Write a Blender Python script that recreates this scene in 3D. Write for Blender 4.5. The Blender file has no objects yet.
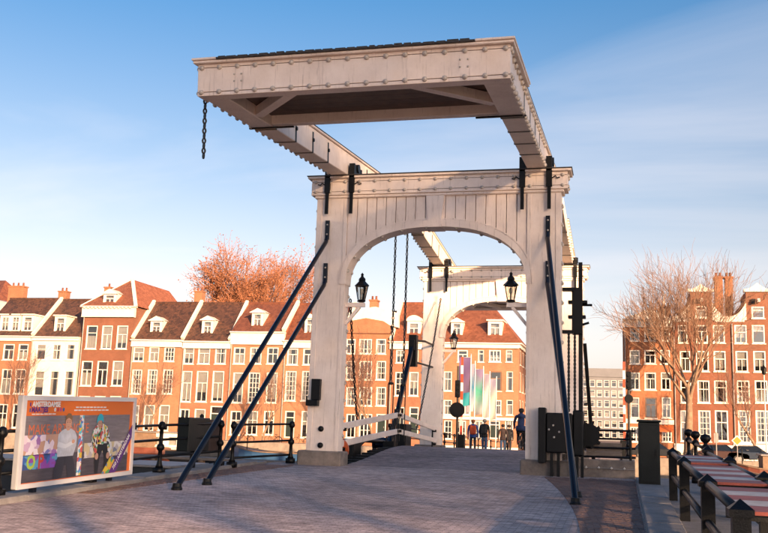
import bpy, bmesh, math, random
from mathutils import Vector, Matrix, Euler
PI = math.pi
scene = bpy.context.scene
col = scene.collection

# ------------------------------------------------------------------ camera
CAM = Vector((4.6641, -23.3258, 1.0493))
YAW, PITCH, ROLL, FPX = 0.2517, 0.1702, 0.0343, 927.46      # focal length in photo pixels (768 wide)
_f = Vector((-math.sin(YAW)*math.cos(PITCH), math.cos(YAW)*math.cos(PITCH), math.sin(PITCH)))
_r = Vector((math.cos(YAW), math.sin(YAW), 0))
_u = _r.cross(_f)
_c, _s = math.cos(ROLL), math.sin(ROLL)
RIGHT, UP = _c*_r + _s*_u, -_s*_r + _c*_u
cam_data = bpy.data.cameras.new('camera')
cam_data.sensor_width = 36.0
cam_data.lens = FPX/768*36.0
cam_data.clip_start, cam_data.clip_end = 0.1, 4000
cam = bpy.data.objects.new('camera', cam_data)
M4 = Matrix((RIGHT, UP, -_f)).transposed().to_4x4()
M4.translation = CAM
cam.matrix_world = M4
col.objects.link(cam)
scene.camera = cam

# ------------------------------------------------------------------ world, sun, exposure
SUN_EL, SUN_AZ = math.radians(11.5), math.radians(40.0)   # SUN_AZ: degrees to the right of straight behind the camera's bridge axis
to_sun = Vector((math.sin(SUN_AZ)*math.cos(SUN_EL), -math.cos(SUN_AZ)*math.cos(SUN_EL), math.sin(SUN_EL)))
world = bpy.data.worlds.new('World')
scene.world = world
world.use_nodes = True
nt = world.node_tree
for n in list(nt.nodes): nt.nodes.remove(n)
wo = nt.nodes.new('ShaderNodeOutputWorld')
bg = nt.nodes.new('ShaderNodeBackground')
sky = nt.nodes.new('ShaderNodeTexSky')
sky.sky_type = 'NISHITA'
sky.sun_disc = False
sky.sun_elevation = SUN_EL
sky.sun_rotation = math.atan2(to_sun.x, to_sun.y)
sky.air_density, sky.dust_density, sky.ozone_density = 1.0, 2.0, 2.0
SKY_STRENGTH = 0.13
bg.inputs['Strength'].default_value = SKY_STRENGTH
tc = nt.nodes.new('ShaderNodeTexCoord')
sep = nt.nodes.new('ShaderNodeSeparateXYZ')
nt.links.new(tc.outputs['Generated'], sep.inputs[0])
# thin high cloud: directions divided by height give a flat cloud sheet
zc = nt.nodes.new('ShaderNodeMath'); zc.operation = 'MAXIMUM'; zc.inputs[1].default_value = 0.0
nt.links.new(sep.outputs['Z'], zc.inputs[0])
za = nt.nodes.new('ShaderNodeMath'); za.operation = 'ADD'; za.inputs[1].default_value = 0.12
nt.links.new(zc.outputs[0], za.inputs[0])
dv = nt.nodes.new('ShaderNodeVectorMath'); dv.operation = 'DIVIDE'
cmb = nt.nodes.new('ShaderNodeCombineXYZ')
for i in range(3): nt.links.new(za.outputs[0], cmb.inputs[i])
nt.links.new(tc.outputs['Generated'], dv.inputs[0]); nt.links.new(cmb.outputs[0], dv.inputs[1])
mp = nt.nodes.new('ShaderNodeMapping')
mp.inputs['Rotation'].default_value = (0, 0, math.radians(35))
mp.inputs['Scale'].default_value = (0.32, 0.75, 1.0)
mp.inputs['Location'].default_value = (0.35, 0.1, 0)
nt.links.new(dv.outputs[0], mp.inputs[0])
nz = nt.nodes.new('ShaderNodeTexNoise')
nz.inputs['Scale'].default_value = 1.1; nz.inputs['Detail'].default_value = 8; nz.inputs['Roughness'].default_value = 0.55
nz.inputs['Distortion'].default_value = 0.6
nt.links.new(mp.outputs[0], nz.inputs['Vector'])
cr = nt.nodes.new('ShaderNodeValToRGB')
cr.color_ramp.elements[0].position = 0.50; cr.color_ramp.elements[0].color = (0, 0, 0, 1)
cr.color_ramp.elements[1].position = 0.82; cr.color_ramp.elements[1].color = (1, 1, 1, 1)
nt.links.new(nz.outputs['Fac'], cr.inputs[0])
# winter ground haze: the sky pales towards the horizon all the way round
hz = nt.nodes.new('ShaderNodeMapRange')
hz.inputs['From Min'].default_value = 0.0; hz.inputs['From Max'].default_value = 0.58
hz.inputs['To Min'].default_value = 0.92; hz.inputs['To Max'].default_value = 0.0
nt.links.new(zc.outputs[0], hz.inputs['Value'])
hzp = nt.nodes.new('ShaderNodeMath'); hzp.operation = 'POWER'; hzp.inputs[1].default_value = 1.25
nt.links.new(hz.outputs[0], hzp.inputs[0])
HAZE_TINT = (0.90, 0.77, 0.74)
CLOUD_COL = (3.9, 3.6, 3.55, 1)
m1 = nt.nodes.new('ShaderNodeMix'); m1.data_type = 'RGBA'
m1.inputs['B'].default_value = CLOUD_COL
cf = nt.nodes.new('ShaderNodeMath'); cf.operation = 'MULTIPLY'; cf.inputs[1].default_value = 0.42
nt.links.new(cr.outputs[0], cf.inputs[0])
hs = nt.nodes.new('ShaderNodeHueSaturation'); hs.inputs['Saturation'].default_value = 1.5; hs.inputs['Value'].default_value = 0.64
nt.links.new(sky.outputs[0], hs.inputs['Color'])
nt.links.new(cf.outputs[0], m1.inputs['Factor']); nt.links.new(hs.outputs[0], m1.inputs['A'])
m2 = nt.nodes.new('ShaderNodeMix'); m2.data_type = 'RGBA'
bw = nt.nodes.new('ShaderNodeRGBToBW'); nt.links.new(sky.outputs[0], bw.inputs[0])
ht = nt.nodes.new('ShaderNodeVectorMath'); ht.operation = 'SCALE'; ht.inputs[0].default_value = HAZE_TINT
nt.links.new(bw.outputs[0], ht.inputs['Scale']); nt.links.new(ht.outputs[0], m2.inputs['B'])
nt.links.new(hzp.outputs[0], m2.inputs['Factor']); nt.links.new(m1.outputs['Result'], m2.inputs['A'])
nt.links.new(m2.outputs['Result'], bg.inputs['Color'])
nt.links.new(bg.outputs[0], wo.inputs[0])

sun_data = bpy.data.lights.new('sun', 'SUN')
sun_data.energy = 4.4
sun_data.angle = math.radians(0.8)
sun_data.color = (1.0, 0.66, 0.38)
sun = bpy.data.objects.new('sun', sun_data)
sun.rotation_euler = to_sun.to_track_quat('Z', 'Y').to_euler()
sun.location = (0, 0, 60)
col.objects.link(sun)

scene.view_settings.view_transform = 'Standard'
scene.view_settings.look = 'None'
scene.view_settings.gamma = 1.0
scene.view_settings.use_curve_mapping = False
scene.view_settings.exposure = 1.56
scene.cycles.max_bounces = 8
scene.cycles.transparent_max_bounces = 12

# ------------------------------------------------------------------ photo pixels to places
def ray(px, py):
    return (RIGHT*((px-384)/FPX) - UP*((py-266.5)/FPX) + _f)
def on_y(px, py, Y):
    d = ray(px, py); return CAM + d*((Y-CAM.y)/d.y)
def on_x(px, py, X):
    d = ray(px, py); return CAM + d*((X-CAM.x)/d.x)
def on_z(px, py, Z):
    d = ray(px, py); return CAM + d*((Z-CAM.z)/d.z)
MID = 7.36
def zg(y):
    a = abs(y-MID)
    if a < MID: return 0.21*(1+math.cos(PI*a/MID))
    return max(-0.027*(a-MID), -1.0)

# ------------------------------------------------------------------ mesh helpers
class MB:
    def __init__(s): s.v, s.f, s.m = [], [], []
    def add(s, vs, fs, mi=0):
        b = len(s.v); s.v += [Vector(v) for v in vs]
        for f in fs: s.f.append([b+i for i in f]); s.m.append(mi)
        return s
    def box(s, x0, x1, y0, y1, z0, z1, mi=0):
        return s.add([(x0,y0,z0),(x1,y0,z0),(x1,y1,z0),(x0,y1,z0),(x0,y0,z1),(x1,y0,z1),(x1,y1,z1),(x0,y1,z1)],
                     [(0,3,2,1),(4,5,6,7),(0,1,5,4),(1,2,6,5),(2,3,7,6),(3,0,4,7)], mi)
    def bar(s, a, b, w, h, up=(0,0,1), mi=0):
        a, b = Vector(a), Vector(b); d = (b-a).normalized(); up = Vector(up)
        if abs(d.dot(up)) > 0.98: up = Vector((0,1,0))
        r = d.cross(up).normalized()*(w/2); u = r.cross(d).normalized()*(h/2)
        vs = [a-r-u, a+r-u, a+r+u, a-r+u, b-r-u, b+r-u, b+r+u, b-r+u]
        return s.add(vs, [(0,1,2,3),(7,6,5,4),(0,4,5,1),(1,5,6,2),(2,6,7,3),(3,7,4,0)], mi)
    def tube(s, pts, r, n=8, cap=True, mi=0):
        pts = [Vector(p) for p in pts]; k = len(pts)
        rs = r if isinstance(r, (list, tuple)) else [r]*k
        b = len(s.v)
        ref = None
        for i, p in enumerate(pts):
            d = (pts[min(i+1,k-1)]-pts[max(i-1,0)]).normalized()
            if ref is None:
                ref = Vector((0,0,1)) if abs(d.z) < 0.9 else Vector((1,0,0))
            x = d.cross(ref)
            if x.length < 1e-5: x = d.cross(Vector((0,1,0)))
            x.normalize(); y = x.cross(d); ref = y
            for j in range(n):
                a = 2*PI*j/n
                s.v.append(p + x*(math.cos(a)*rs[i]) + y*(math.sin(a)*rs[i]))
        for i in range(k-1):
            for j in range(n):
                j2 = (j+1) % n
                s.f.append([b+i*n+j, b+i*n+j2, b+(i+1)*n+j2, b+(i+1)*n+j]); s.m.append(mi)
        if cap:
            s.f.append([b+j for j in range(n)][::-1]); s.m.append(mi)
            s.f.append([b+(k-1)*n+j for j in range(n)]); s.m.append(mi)
        return s
    def lathe(s, prof, n=12, at=(0,0,0), axis='z', mi=0):
        at = Vector(at); b = len(s.v); k = len(prof)
        for (r, z) in prof:
            for j in range(n):
                a = 2*PI*j/n
                p = (r*math.cos(a), r*math.sin(a), z)
                if axis == 'y': p = (p[0], p[2], -p[1])
                if axis == 'x': p = (p[2], p[0], p[1])
                s.v.append(at+Vector(p))
        for i in range(k-1):
            for j in range(n):
                j2 = (j+1) % n
                s.f.append([b+i*n+j, b+i*n+j2, b+(i+1)*n+j2, b+(i+1)*n+j]); s.m.append(mi)
        if prof[0][0] > 1e-4: s.f.append([b+j for j in range(n)][::-1]); s.m.append(mi)
        if prof[-1][0] > 1e-4: s.f.append([b+(k-1)*n+j for j in range(n)]); s.m.append(mi)
        return s
    def prism(s, poly, a0, a1, plane='xz', mi=0):
        n = len(poly)
        def P(u, v, w):
            return {'xz': (u, w, v), 'yz': (w, u, v), 'xy': (u, v, w)}[plane]
        vs = [P(u, v, a0) for u, v in poly] + [P(u, v, a1) for u, v in poly]
        fs = [list(range(n)), list(range(2*n-1, n-1, -1))] + [[i, i+n, (i+1) % n+n, (i+1) % n] for i in range(n)]
        return s.add(vs, fs, mi)
    def build(s, name, mat, parent=None, org=None, bevel=0, smooth=False, fix=True):
        me = bpy.data.meshes.new(name)
        o0 = Vector(org) if org is not None else Vector((0,0,0))
        auto = parent is None and org is None
        if auto:
            xs = [v.x for v in s.v]; ys = [v.y for v in s.v]
            o0 = Vector(((min(xs)+max(xs))/2, (min(ys)+max(ys))/2, min(v.z for v in s.v)))
        me.from_pydata([v-o0 for v in s.v], [], s.f)
        for m in (mat if isinstance(mat, (list, tuple)) else [mat]): me.materials.append(m)
        if max(s.m) > 0: me.polygons.foreach_set('material_index', s.m)
        if fix or bevel:
            bm = bmesh.new(); bm.from_mesh(me)
            if fix: bmesh.ops.recalc_face_normals(bm, faces=bm.faces)
            if bevel: bmesh.ops.bevel(bm, geom=[e for e in bm.edges], offset=bevel, segments=1, affect='EDGES', clamp_overlap=True)
            bm.to_mesh(me); bm.free()
        if smooth: me.polygons.foreach_set('use_smooth', [True]*len(me.polygons))
        ob = bpy.data.objects.new(name, me); col.objects.link(ob)
        if parent is not None: ob.parent = parent
        else: ob.location = o0
        return ob

def tag(o, label=None, cat=None, group=None, kind=None):
    if label: o['label'] = label
    if cat: o['category'] = cat
    if group: o['group'] = group
    if kind: o['kind'] = kind
    return o
def thing(name, label, cat, loc=(0,0,0), rot=(0,0,0), group=None):
    o = bpy.data.objects.new(name, None); o.empty_display_size = 0.3
    col.objects.link(o); o.location = loc; o.rotation_euler = rot
    return tag(o, label, cat, group)
def inst(name, me, parent, loc, rot=(0,0,0), scale=None):
    o = bpy.data.objects.new(name, me); col.objects.link(o); o.parent = parent
    o.location = loc; o.rotation_euler = rot
    if scale: o.scale = scale
    return o
def copy_tree(o, parent=None):
    c = o.copy(); col.objects.link(c); c.parent = parent
    for ch in o.children: copy_tree(ch, c)
    return c

# ------------------------------------------------------------------ materials
MATS = {}
def mat(name, color, rough=0.6, metal=0.0, var=0.0, scale=3.0, bump=0.0, bscale=20.0, spec=0.5, color2=None, stretch=None, dirt=0.0):
    if name in MATS: return MATS[name]
    m = bpy.data.materials.new(name); m.use_nodes = True; t = m.node_tree
    b = t.nodes['Principled BSDF']
    b.inputs['Roughness'].default_value = rough; b.inputs['Metallic'].default_value = metal
    b.inputs['Specular IOR Level'].default_value = spec
    c = (*color, 1)
    b.inputs['Base Color'].default_value = c
    g = t.nodes.new('ShaderNodeTexCoord')
    src = g.outputs['Object']
    if stretch:
        mpn = t.nodes.new('ShaderNodeMapping'); mpn.inputs['Scale'].default_value = stretch
        t.links.new(src, mpn.inputs[0]); src = mpn.outputs[0]
    if var > 0 or color2:
        n = t.nodes.new('ShaderNodeTexNoise'); n.inputs['Scale'].default_value = scale; n.inputs['Detail'].default_value = 6
        n.inputs['Roughness'].default_value = 0.65
        t.links.new(src, n.inputs['Vector'])
        r = t.nodes.new('ShaderNodeValToRGB')
        c2 = color2 or tuple(x*(1-var) for x in color)
        r.color_ramp.elements[0].position = 0.32; r.color_ramp.elements[0].color = (*c2, 1)
        r.color_ramp.elements[1].position = 0.68; r.color_ramp.elements[1].color = c
        t.links.new(n.outputs['Fac'], r.inputs[0])
        t.links.new(r.outputs[0], b.inputs['Base Color'])
    if bump > 0:
        n2 = t.nodes.new('ShaderNodeTexNoise'); n2.inputs['Scale'].default_value = bscale; n2.inputs['Detail'].default_value = 5
        t.links.new(src, n2.inputs['Vector'])
        bp = t.nodes.new('ShaderNodeBump'); bp.inputs['Strength'].default_value = bump; bp.inputs['Distance'].default_value = 0.02
        t.links.new(n2.outputs['Fac'], bp.inputs['Height']); t.links.new(bp.outputs[0], b.inputs['Normal'])
    MATS[name] = m
    return m

def painted_timber():
    m = bpy.data.materials.new('white_painted_timber'); m.use_nodes = True; t = m.node_tree; N = t.nodes; L = t.links
    b = N['Principled BSDF']; b.inputs['Roughness'].default_value = 0.5
    g = N.new('ShaderNodeTexCoord')
    n1 = N.new('ShaderNodeTexNoise'); n1.inputs['Scale'].default_value = 1.3; n1.inputs['Detail'].default_value = 8; n1.inputs['Roughness'].default_value = 0.7
    L.new(g.outputs['Object'], n1.inputs['Vector'])
    mp = N.new('ShaderNodeMapping'); mp.inputs['Scale'].default_value = (9, 9, 0.7); L.new(g.outputs['Object'], mp.inputs[0])
    n2 = N.new('ShaderNodeTexNoise'); n2.inputs['Scale'].default_value = 2.0; n2.inputs['Detail'].default_value = 7; n2.inputs['Roughness'].default_value = 0.7
    L.new(mp.outputs[0], n2.inputs['Vector'])
    r1 = N.new('ShaderNodeValToRGB'); r1.color_ramp.elements[0].position = 0.3; r1.color_ramp.elements[0].color = (0.76, 0.615, 0.525, 1)
    r1.color_ramp.elements[1].position = 0.62; r1.color_ramp.elements[1].color = (0.90, 0.755, 0.665, 1)
    L.new(n1.outputs['Fac'], r1.inputs[0])
    r2 = N.new('ShaderNodeValToRGB'); r2.color_ramp.elements[0].position = 0.56; r2.color_ramp.elements[0].color = (0, 0, 0, 1)
    r2.color_ramp.elements[1].position = 0.78; r2.color_ramp.elements[1].color = (0.8, 0.8, 0.8, 1)
    L.new(n2.outputs['Fac'], r2.inputs[0])
    mx = N.new('ShaderNodeMix'); mx.data_type = 'RGBA'; mx.inputs['B'].default_value = (0.33, 0.235, 0.185, 1)
    L.new(r2.outputs[0], mx.inputs['Factor']); L.new(r1.outputs[0], mx.inputs['A']); L.new(mx.outputs['Result'], b.inputs['Base Color'])
    bp = N.new('ShaderNodeBump'); bp.inputs['Strength'].default_value = 0.25; bp.inputs['Distance'].default_value = 0.01
    L.new(n2.outputs['Fac'], bp.inputs['Height']); L.new(bp.outputs[0], b.inputs['Normal'])
    return m
WHITE = painted_timber()
BOLTW = mat('bolt_head_paint', (0.62, 0.54, 0.48), 0.45, var=0.35, scale=30)
IRON = mat('black_iron', (0.004, 0.004, 0.005), 0.42, var=0.3, scale=8, bump=0.15, bscale=60, spec=0.25)
IRONB = mat('dark_blue_painted_steel', (0.005, 0.008, 0.018), 0.3, var=0.3, scale=5, bump=0.1, bscale=40, spec=0.3)
LEAD = mat('lead_flashing', (0.05, 0.04, 0.035), 0.6, var=0.5, scale=15, bump=0.4, bscale=30)
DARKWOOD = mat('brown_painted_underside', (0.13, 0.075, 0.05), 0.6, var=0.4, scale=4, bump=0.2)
STONE = mat('pier_stone', (0.26, 0.21, 0.18), 0.85, var=0.5, scale=4, bump=0.6, bscale=18)
CHAINM = mat('chain_iron', (0.008, 0.007, 0.007), 0.5, metal=0.0, var=0.4, scale=20)

def brick_mat(name, c1, c2, mortar, vary=0.25):
    m = bpy.data.materials.new(name); m.use_nodes = True; t = m.node_tree; N = t.nodes; L = t.links
    b = N['Principled BSDF']; b.inputs['Roughness'].default_value = 0.85
    g = N.new('ShaderNodeTexCoord')
    sp = N.new('ShaderNodeSeparateXYZ'); L.new(g.outputs['Object'], sp.inputs[0])
    ad = N.new('ShaderNodeMath'); L.new(sp.outputs['X'], ad.inputs[0]); L.new(sp.outputs['Y'], ad.inputs[1])
    cb = N.new('ShaderNodeCombineXYZ'); L.new(ad.outputs[0], cb.inputs['X']); L.new(sp.outputs['Z'], cb.inputs['Y'])
    br = N.new('ShaderNodeTexBrick'); br.inputs['Scale'].default_value = 1.0
    br.inputs['Brick Width'].default_value = 0.22; br.inputs['Row Height'].default_value = 0.065; br.inputs['Mortar Size'].default_value = 0.006
    br.inputs['Color1'].default_value = (*c1, 1); br.inputs['Color2'].default_value = (*c2, 1); br.inputs['Mortar'].default_value = (*mortar, 1)
    L.new(cb.outputs[0], br.inputs['Vector'])
    n = N.new('ShaderNodeTexNoise'); n.inputs['Scale'].default_value = 0.7; n.inputs['Detail'].default_value = 8; n.inputs['Roughness'].default_value = 0.7
    L.new(g.outputs['Object'], n.inputs['Vector'])
    r = N.new('ShaderNodeValToRGB'); lo = 1-vary
    r.color_ramp.elements[0].position = 0.3; r.color_ramp.elements[0].color = (lo, lo*0.97, lo*0.95, 1)
    r.color_ramp.elements[1].position = 0.7; r.color_ramp.elements[1].color = (1.08, 1.05, 1.05, 1)
    L.new(n.outputs['Fac'], r.inputs[0])
    mx = N.new('ShaderNodeMix'); mx.data_type = 'RGBA'; mx.blend_type = 'MULTIPLY'; mx.inputs['Factor'].default_value = 1
    L.new(br.outputs['Color'], mx.inputs['A']); L.new(r.outputs[0], mx.inputs['B']); L.new(mx.outputs['Result'], b.inputs['Base Color'])
    bp = N.new('ShaderNodeBump'); bp.inputs['Strength'].default_value = 0.4; bp.inputs['Distance'].default_value = 0.01
    L.new(br.outputs['Fac'], bp.inputs['Height']); bp.invert = True; L.new(bp.outputs[0], b.inputs['Normal'])
    return m
ORANGE = brick_mat('orange_brick', (0.36, 0.14, 0.065), (0.30, 0.112, 0.052), (0.36, 0.2, 0.13))
ORANGE2 = brick_mat('pale_orange_brick', (0.375, 0.165, 0.083), (0.32, 0.136, 0.067), (0.38, 0.22, 0.15))
ORANGE3 = brick_mat('reddish_orange_brick', (0.33, 0.13, 0.068), (0.27, 0.102, 0.052), (0.38, 0.21, 0.14), 0.35)
BROWN = brick_mat('brown_brick', (0.215, 0.074, 0.038), (0.18, 0.06, 0.031), (0.25, 0.14, 0.09))
BROWN2 = brick_mat('dark_brown_brick', (0.23, 0.075, 0.037), (0.185, 0.058, 0.028), (0.25, 0.12, 0.075), 0.35)
REDBR = brick_mat('red_brick', (0.38, 0.14, 0.058), (0.32, 0.112, 0.046), (0.34, 0.17, 0.10), 0.3)
PLASTER = mat('cream_plaster', (0.70, 0.62, 0.53), 0.7, var=0.12, scale=1.5)
TRIM = mat('cream_painted_trim', (0.70, 0.62, 0.54), 0.5, var=0.1, scale=2)
FRAME = mat('white_window_frame', (0.68, 0.62, 0.55), 0.45)
FRAMED = mat('dark_window_frame', (0.16, 0.09, 0.06), 0.5)
BLIND = mat('cream_blind', (0.66, 0.58, 0.50), 0.8, var=0.15, scale=3)
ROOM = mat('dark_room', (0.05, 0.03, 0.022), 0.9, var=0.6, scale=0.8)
DOORM = mat('dark_green_door', (0.02, 0.03, 0.025), 0.35)
ZINC = mat('zinc_sheet', (0.30, 0.26, 0.24), 0.5, var=0.3, scale=2)
def glass_mat(name='window_glass', refl=0.16):
    m = bpy.data.materials.new(name); m.use_nodes = True; t = m.node_tree; N = t.nodes; L = t.links
    for n in list(N):
        if n.type == 'BSDF_PRINCIPLED': N.remove(n)
    tr = N.new('ShaderNodeBsdfTransparent'); tr.inputs[0].default_value = (0.86, 0.87, 0.86, 1)
    gl = N.new('ShaderNodeBsdfGlossy'); gl.inputs['Roughness'].default_value = 0.03
    fr = N.new('ShaderNodeFresnel'); fr.inputs[0].default_value = 1.5
    ad = N.new('ShaderNodeMath'); ad.inputs[1].default_value = refl; L.new(fr.outputs[0], ad.inputs[0])
    g = N.new('ShaderNodeTexCoord'); n = N.new('ShaderNodeTexNoise'); n.inputs['Scale'].default_value = 1.6; L.new(g.outputs['Object'], n.inputs['Vector'])
    bp = N.new('ShaderNodeBump'); bp.inputs['Strength'].default_value = 0.06; bp.inputs['Distance'].default_value = 0.05; L.new(n.outputs['Fac'], bp.inputs['Height'])
    L.new(bp.outputs[0], gl.inputs['Normal'])
    mx = N.new('ShaderNodeMixShader'); L.new(ad.outputs[0], mx.inputs[0]); L.new(tr.outputs[0], mx.inputs[1]); L.new(gl.outputs[0], mx.inputs[2])
    L.new(mx.outputs[0], N['Material Output'].inputs[0])
    return m
GLASS = glass_mat()

def tile_mat(name, c1, c2):
    m = bpy.data.materials.new(name); m.use_nodes = True; t = m.node_tree; N = t.nodes; L = t.links
    b = N['Principled BSDF']; b.inputs['Roughness'].default_value = 0.75
    g = N.new('ShaderNodeTexCoord')
    sp = N.new('ShaderNodeSeparateXYZ'); L.new(g.outputs['Object'], sp.inputs[0])
    def saw(out, per):
        d = N.new('ShaderNodeMath'); d.operation = 'DIVIDE'; d.inputs[1].default_value = per; L.new(out, d.inputs[0])
        f = N.new('ShaderNodeMath'); f.operation = 'FRACT'; L.new(d.outputs[0], f.inputs[0]); return f.outputs[0]
    ax = N.new('ShaderNodeMath'); ax.operation = 'ADD'; L.new(sp.outputs['X'], ax.inputs[0]); L.new(sp.outputs['Y'], ax.inputs[1])
    sx = saw(ax.outputs[0], 0.28); sz = saw(sp.outputs['Z'], 0.30)
    h = N.new('ShaderNodeMath'); h.operation = 'SUBTRACT'; L.new(sx, h.inputs[0]); L.new(sz, h.inputs[1])
    bp = N.new('ShaderNodeBump'); bp.inputs['Strength'].default_value = 1.0; bp.inputs['Distance'].default_value = 0.10
    L.new(h.outputs[0], bp.inputs['Height']); L.new(bp.outputs[0], b.inputs['Normal'])
    n = N.new('ShaderNodeTexNoise'); n.inputs['Scale'].default_value = 1.1; n.inputs['Detail'].default_value = 9; n.inputs['Roughness'].default_value = 0.75
    L.new(g.outputs['Object'], n.inputs['Vector'])
    v = N.new('ShaderNodeTexVoronoi'); v.inputs['Scale'].default_value = 3.6; L.new(g.outputs['Object'], v.inputs['Vector'])
    av = N.new('ShaderNodeMix'); av.data_type = 'FLOAT'; av.inputs['Factor'].default_value = 0.35
    bw = N.new('ShaderNodeRGBToBW'); L.new(v.outputs['Color'], bw.inputs[0])
    L.new(n.outputs['Fac'], av.inputs['A']); L.new(bw.outputs[0], av.inputs['B'])
    r = N.new('ShaderNodeValToRGB'); r.color_ramp.elements[0].position = 0.36; r.color_ramp.elements[0].color = (*c1, 1)
    r.color_ramp.elements[1].position = 0.64; r.color_ramp.elements[1].color = (*c2, 1)
    L.new(av.outputs['Result'], r.inputs[0]); L.new(r.outputs[0], b.inputs['Base Color'])
    return m
TILE_D = tile_mat('dark_brown_roof_tiles', (0.055, 0.025, 0.018), (0.15, 0.062, 0.036))
TILE_R = tile_mat('red_roof_tiles', (0.15, 0.046, 0.024), (0.25, 0.08, 0.04))
TILE_O = tile_mat('orange_roof_tiles', (0.22, 0.068, 0.032), (0.33, 0.11, 0.055))
# ------------------------------------------------------------------ road materials
def paving_mat(name, ca, cb, bw, rh, rot=0.0, joint=(0.06, 0.05, 0.05), rough=0.7, big=0.5):
    m = bpy.data.materials.new(name); m.use_nodes = True; t = m.node_tree; N = t.nodes; L = t.links
    b = N['Principled BSDF']; b.inputs['Specular IOR Level'].default_value = 0.35
    g = N.new('ShaderNodeTexCoord')
    mp = N.new('ShaderNodeMapping'); mp.inputs['Rotation'].default_value = (0, 0, rot); L.new(g.outputs['Object'], mp.inputs[0])
    br = N.new('ShaderNodeTexBrick'); br.inputs['Scale'].default_value = 1.0
    br.inputs['Brick Width'].default_value = bw; br.inputs['Row Height'].default_value = rh; br.inputs['Mortar Size'].default_value = 0.008
    br.inputs['Mortar Smooth'].default_value = 0.4
    br.inputs['Color1'].default_value = (*ca, 1); br.inputs['Color2'].default_value = (*cb, 1); br.inputs['Mortar'].default_value = (*joint, 1)
    L.new(mp.outputs[0], br.inputs['Vector'])
    n = N.new('ShaderNodeTexNoise'); n.inputs['Scale'].default_value = 0.28; n.inputs['Detail'].default_value = 10; n.inputs['Roughness'].default_value = 0.72
    L.new(g.outputs['Object'], n.inputs['Vector'])
    r = N.new('ShaderNodeValToRGB')
    r.color_ramp.elements[0].position = 0.33; r.color_ramp.elements[0].color = (big, big*0.96, big*0.95, 1)
    r.color_ramp.elements[1].position = 0.66; r.color_ramp.elements[1].color = (1.25, 1.2, 1.2, 1)
    L.new(n.outputs['Fac'], r.inputs[0])
    # worn wheel and sweeping streaks lying across the road
    m3 = N.new('ShaderNodeMapping'); m3.inputs['Scale'].default_value = (0.5, 7.0, 1); L.new(g.outputs['Object'], m3.inputs[0])
    n3 = N.new('ShaderNodeTexNoise'); n3.inputs['Scale'].default_value = 1.0; n3.inputs['Detail'].default_value = 6; n3.inputs['Roughness'].default_value = 0.7
    L.new(m3.outputs[0], n3.inputs['Vector'])
    r3 = N.new('ShaderNodeValToRGB')
    r3.color_ramp.elements[0].position = 0.3; r3.color_ramp.elements[0].color = (0.78, 0.77, 0.77, 1)
    r3.color_ramp.elements[1].position = 0.7; r3.color_ramp.elements[1].color = (1.3, 1.3, 1.3, 1)
    L.new(n3.outputs['Fac'], r3.inputs[0])
    x1 = N.new('ShaderNodeMix'); x1.data_type = 'RGBA'; x1.blend_type = 'MULTIPLY'; x1.inputs['Factor'].default_value = 1
    L.new(br.outputs['Color'], x1.inputs['A']); L.new(r.outputs[0], x1.inputs['B'])
    x2 = N.new('ShaderNodeMix'); x2.data_type = 'RGBA'; x2.blend_type = 'MULTIPLY'; x2.inputs['Factor'].default_value = 1
    L.new(x1.outputs['Result'], x2.inputs['A']); L.new(r3.outputs[0], x2.inputs['B'])
    # speckle of single worn stones
    m5 = N.new('ShaderNodeMapping'); m5.inputs['Scale'].default_value = (4.5, 7.0, 1); L.new(g.outputs['Object'], m5.inputs[0])
    n5 = N.new('ShaderNodeTexNoise'); n5.inputs['Scale'].default_value = 1.0; n5.inputs['Detail'].default_value = 8; n5.inputs['Roughness'].default_value = 0.8
    L.new(m5.outputs[0], n5.inputs['Vector'])
    r5 = N.new('ShaderNodeValToRGB')
    r5.color_ramp.elements[0].position = 0.36; r5.color_ramp.elements[0].color = (0.52, 0.49, 0.48, 1)
    r5.color_ramp.elements[1].position = 0.64; r5.color_ramp.elements[1].color = (1.5, 1.48, 1.46, 1)
    L.new(n5.outputs['Fac'], r5.inputs[0])
    x3 = N.new('ShaderNodeMix'); x3.data_type = 'RGBA'; x3.blend_type = 'MULTIPLY'; x3.inputs['Factor'].default_value = 1
    L.new(x2.outputs['Result'], x3.inputs['A']); L.new(r5.outputs[0], x3.inputs['B'])
    L.new(x3.outputs['Result'], b.inputs['Base Color'])
    rr = N.new('ShaderNodeMapRange'); rr.inputs['To Min'].default_value = rough+0.12; rr.inputs['To Max'].default_value = rough-0.12
    L.new(n3.outputs['Fac'], rr.inputs['Value']); L.new(rr.outputs[0], b.inputs['Roughness'])
    n4 = N.new('ShaderNodeTexNoise'); n4.inputs['Scale'].default_value = 40; n4.inputs['Detail'].default_value = 4; L.new(g.outputs['Object'], n4.inputs['Vector'])
    hh = N.new('ShaderNodeMath'); hh.operation = 'MULTIPLY_ADD'; hh.inputs[1].default_value = 0.35
    inv = N.new('ShaderNodeMath'); inv.operation = 'SUBTRACT'; inv.inputs[0].default_value = 1.0; L.new(br.outputs['Fac'], inv.inputs[1])
    L.new(n4.outputs['Fac'], hh.inputs[0]); L.new(inv.outputs[0], hh.inputs[2])
    bp = N.new('ShaderNodeBump'); bp.inputs['Strength'].default_value = 0.6; bp.inputs['Distance'].default_value = 0.012
    L.new(hh.outputs[0], bp.inputs['Height']); L.new(bp.outputs[0], b.inputs['Normal'])
    return m
ROADM = paving_mat('grey_clinker_paving', (0.55, 0.44, 0.41), (0.41, 0.325, 0.30), 0.20, 0.075, joint=(0.22, 0.175, 0.165))
DECKM = paving_mat('bridge_deck_planking', (0.27, 0.215, 0.21), (0.22, 0.175, 0.17), 2.6, 0.16, rough=0.75, joint=(0.07, 0.06, 0.06))
SLABM = paving_mat('brown_clinker_bed', (0.09, 0.05, 0.04), (0.07, 0.04, 0.034), 0.2, 0.07, joint=(0.04, 0.03, 0.03))
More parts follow.
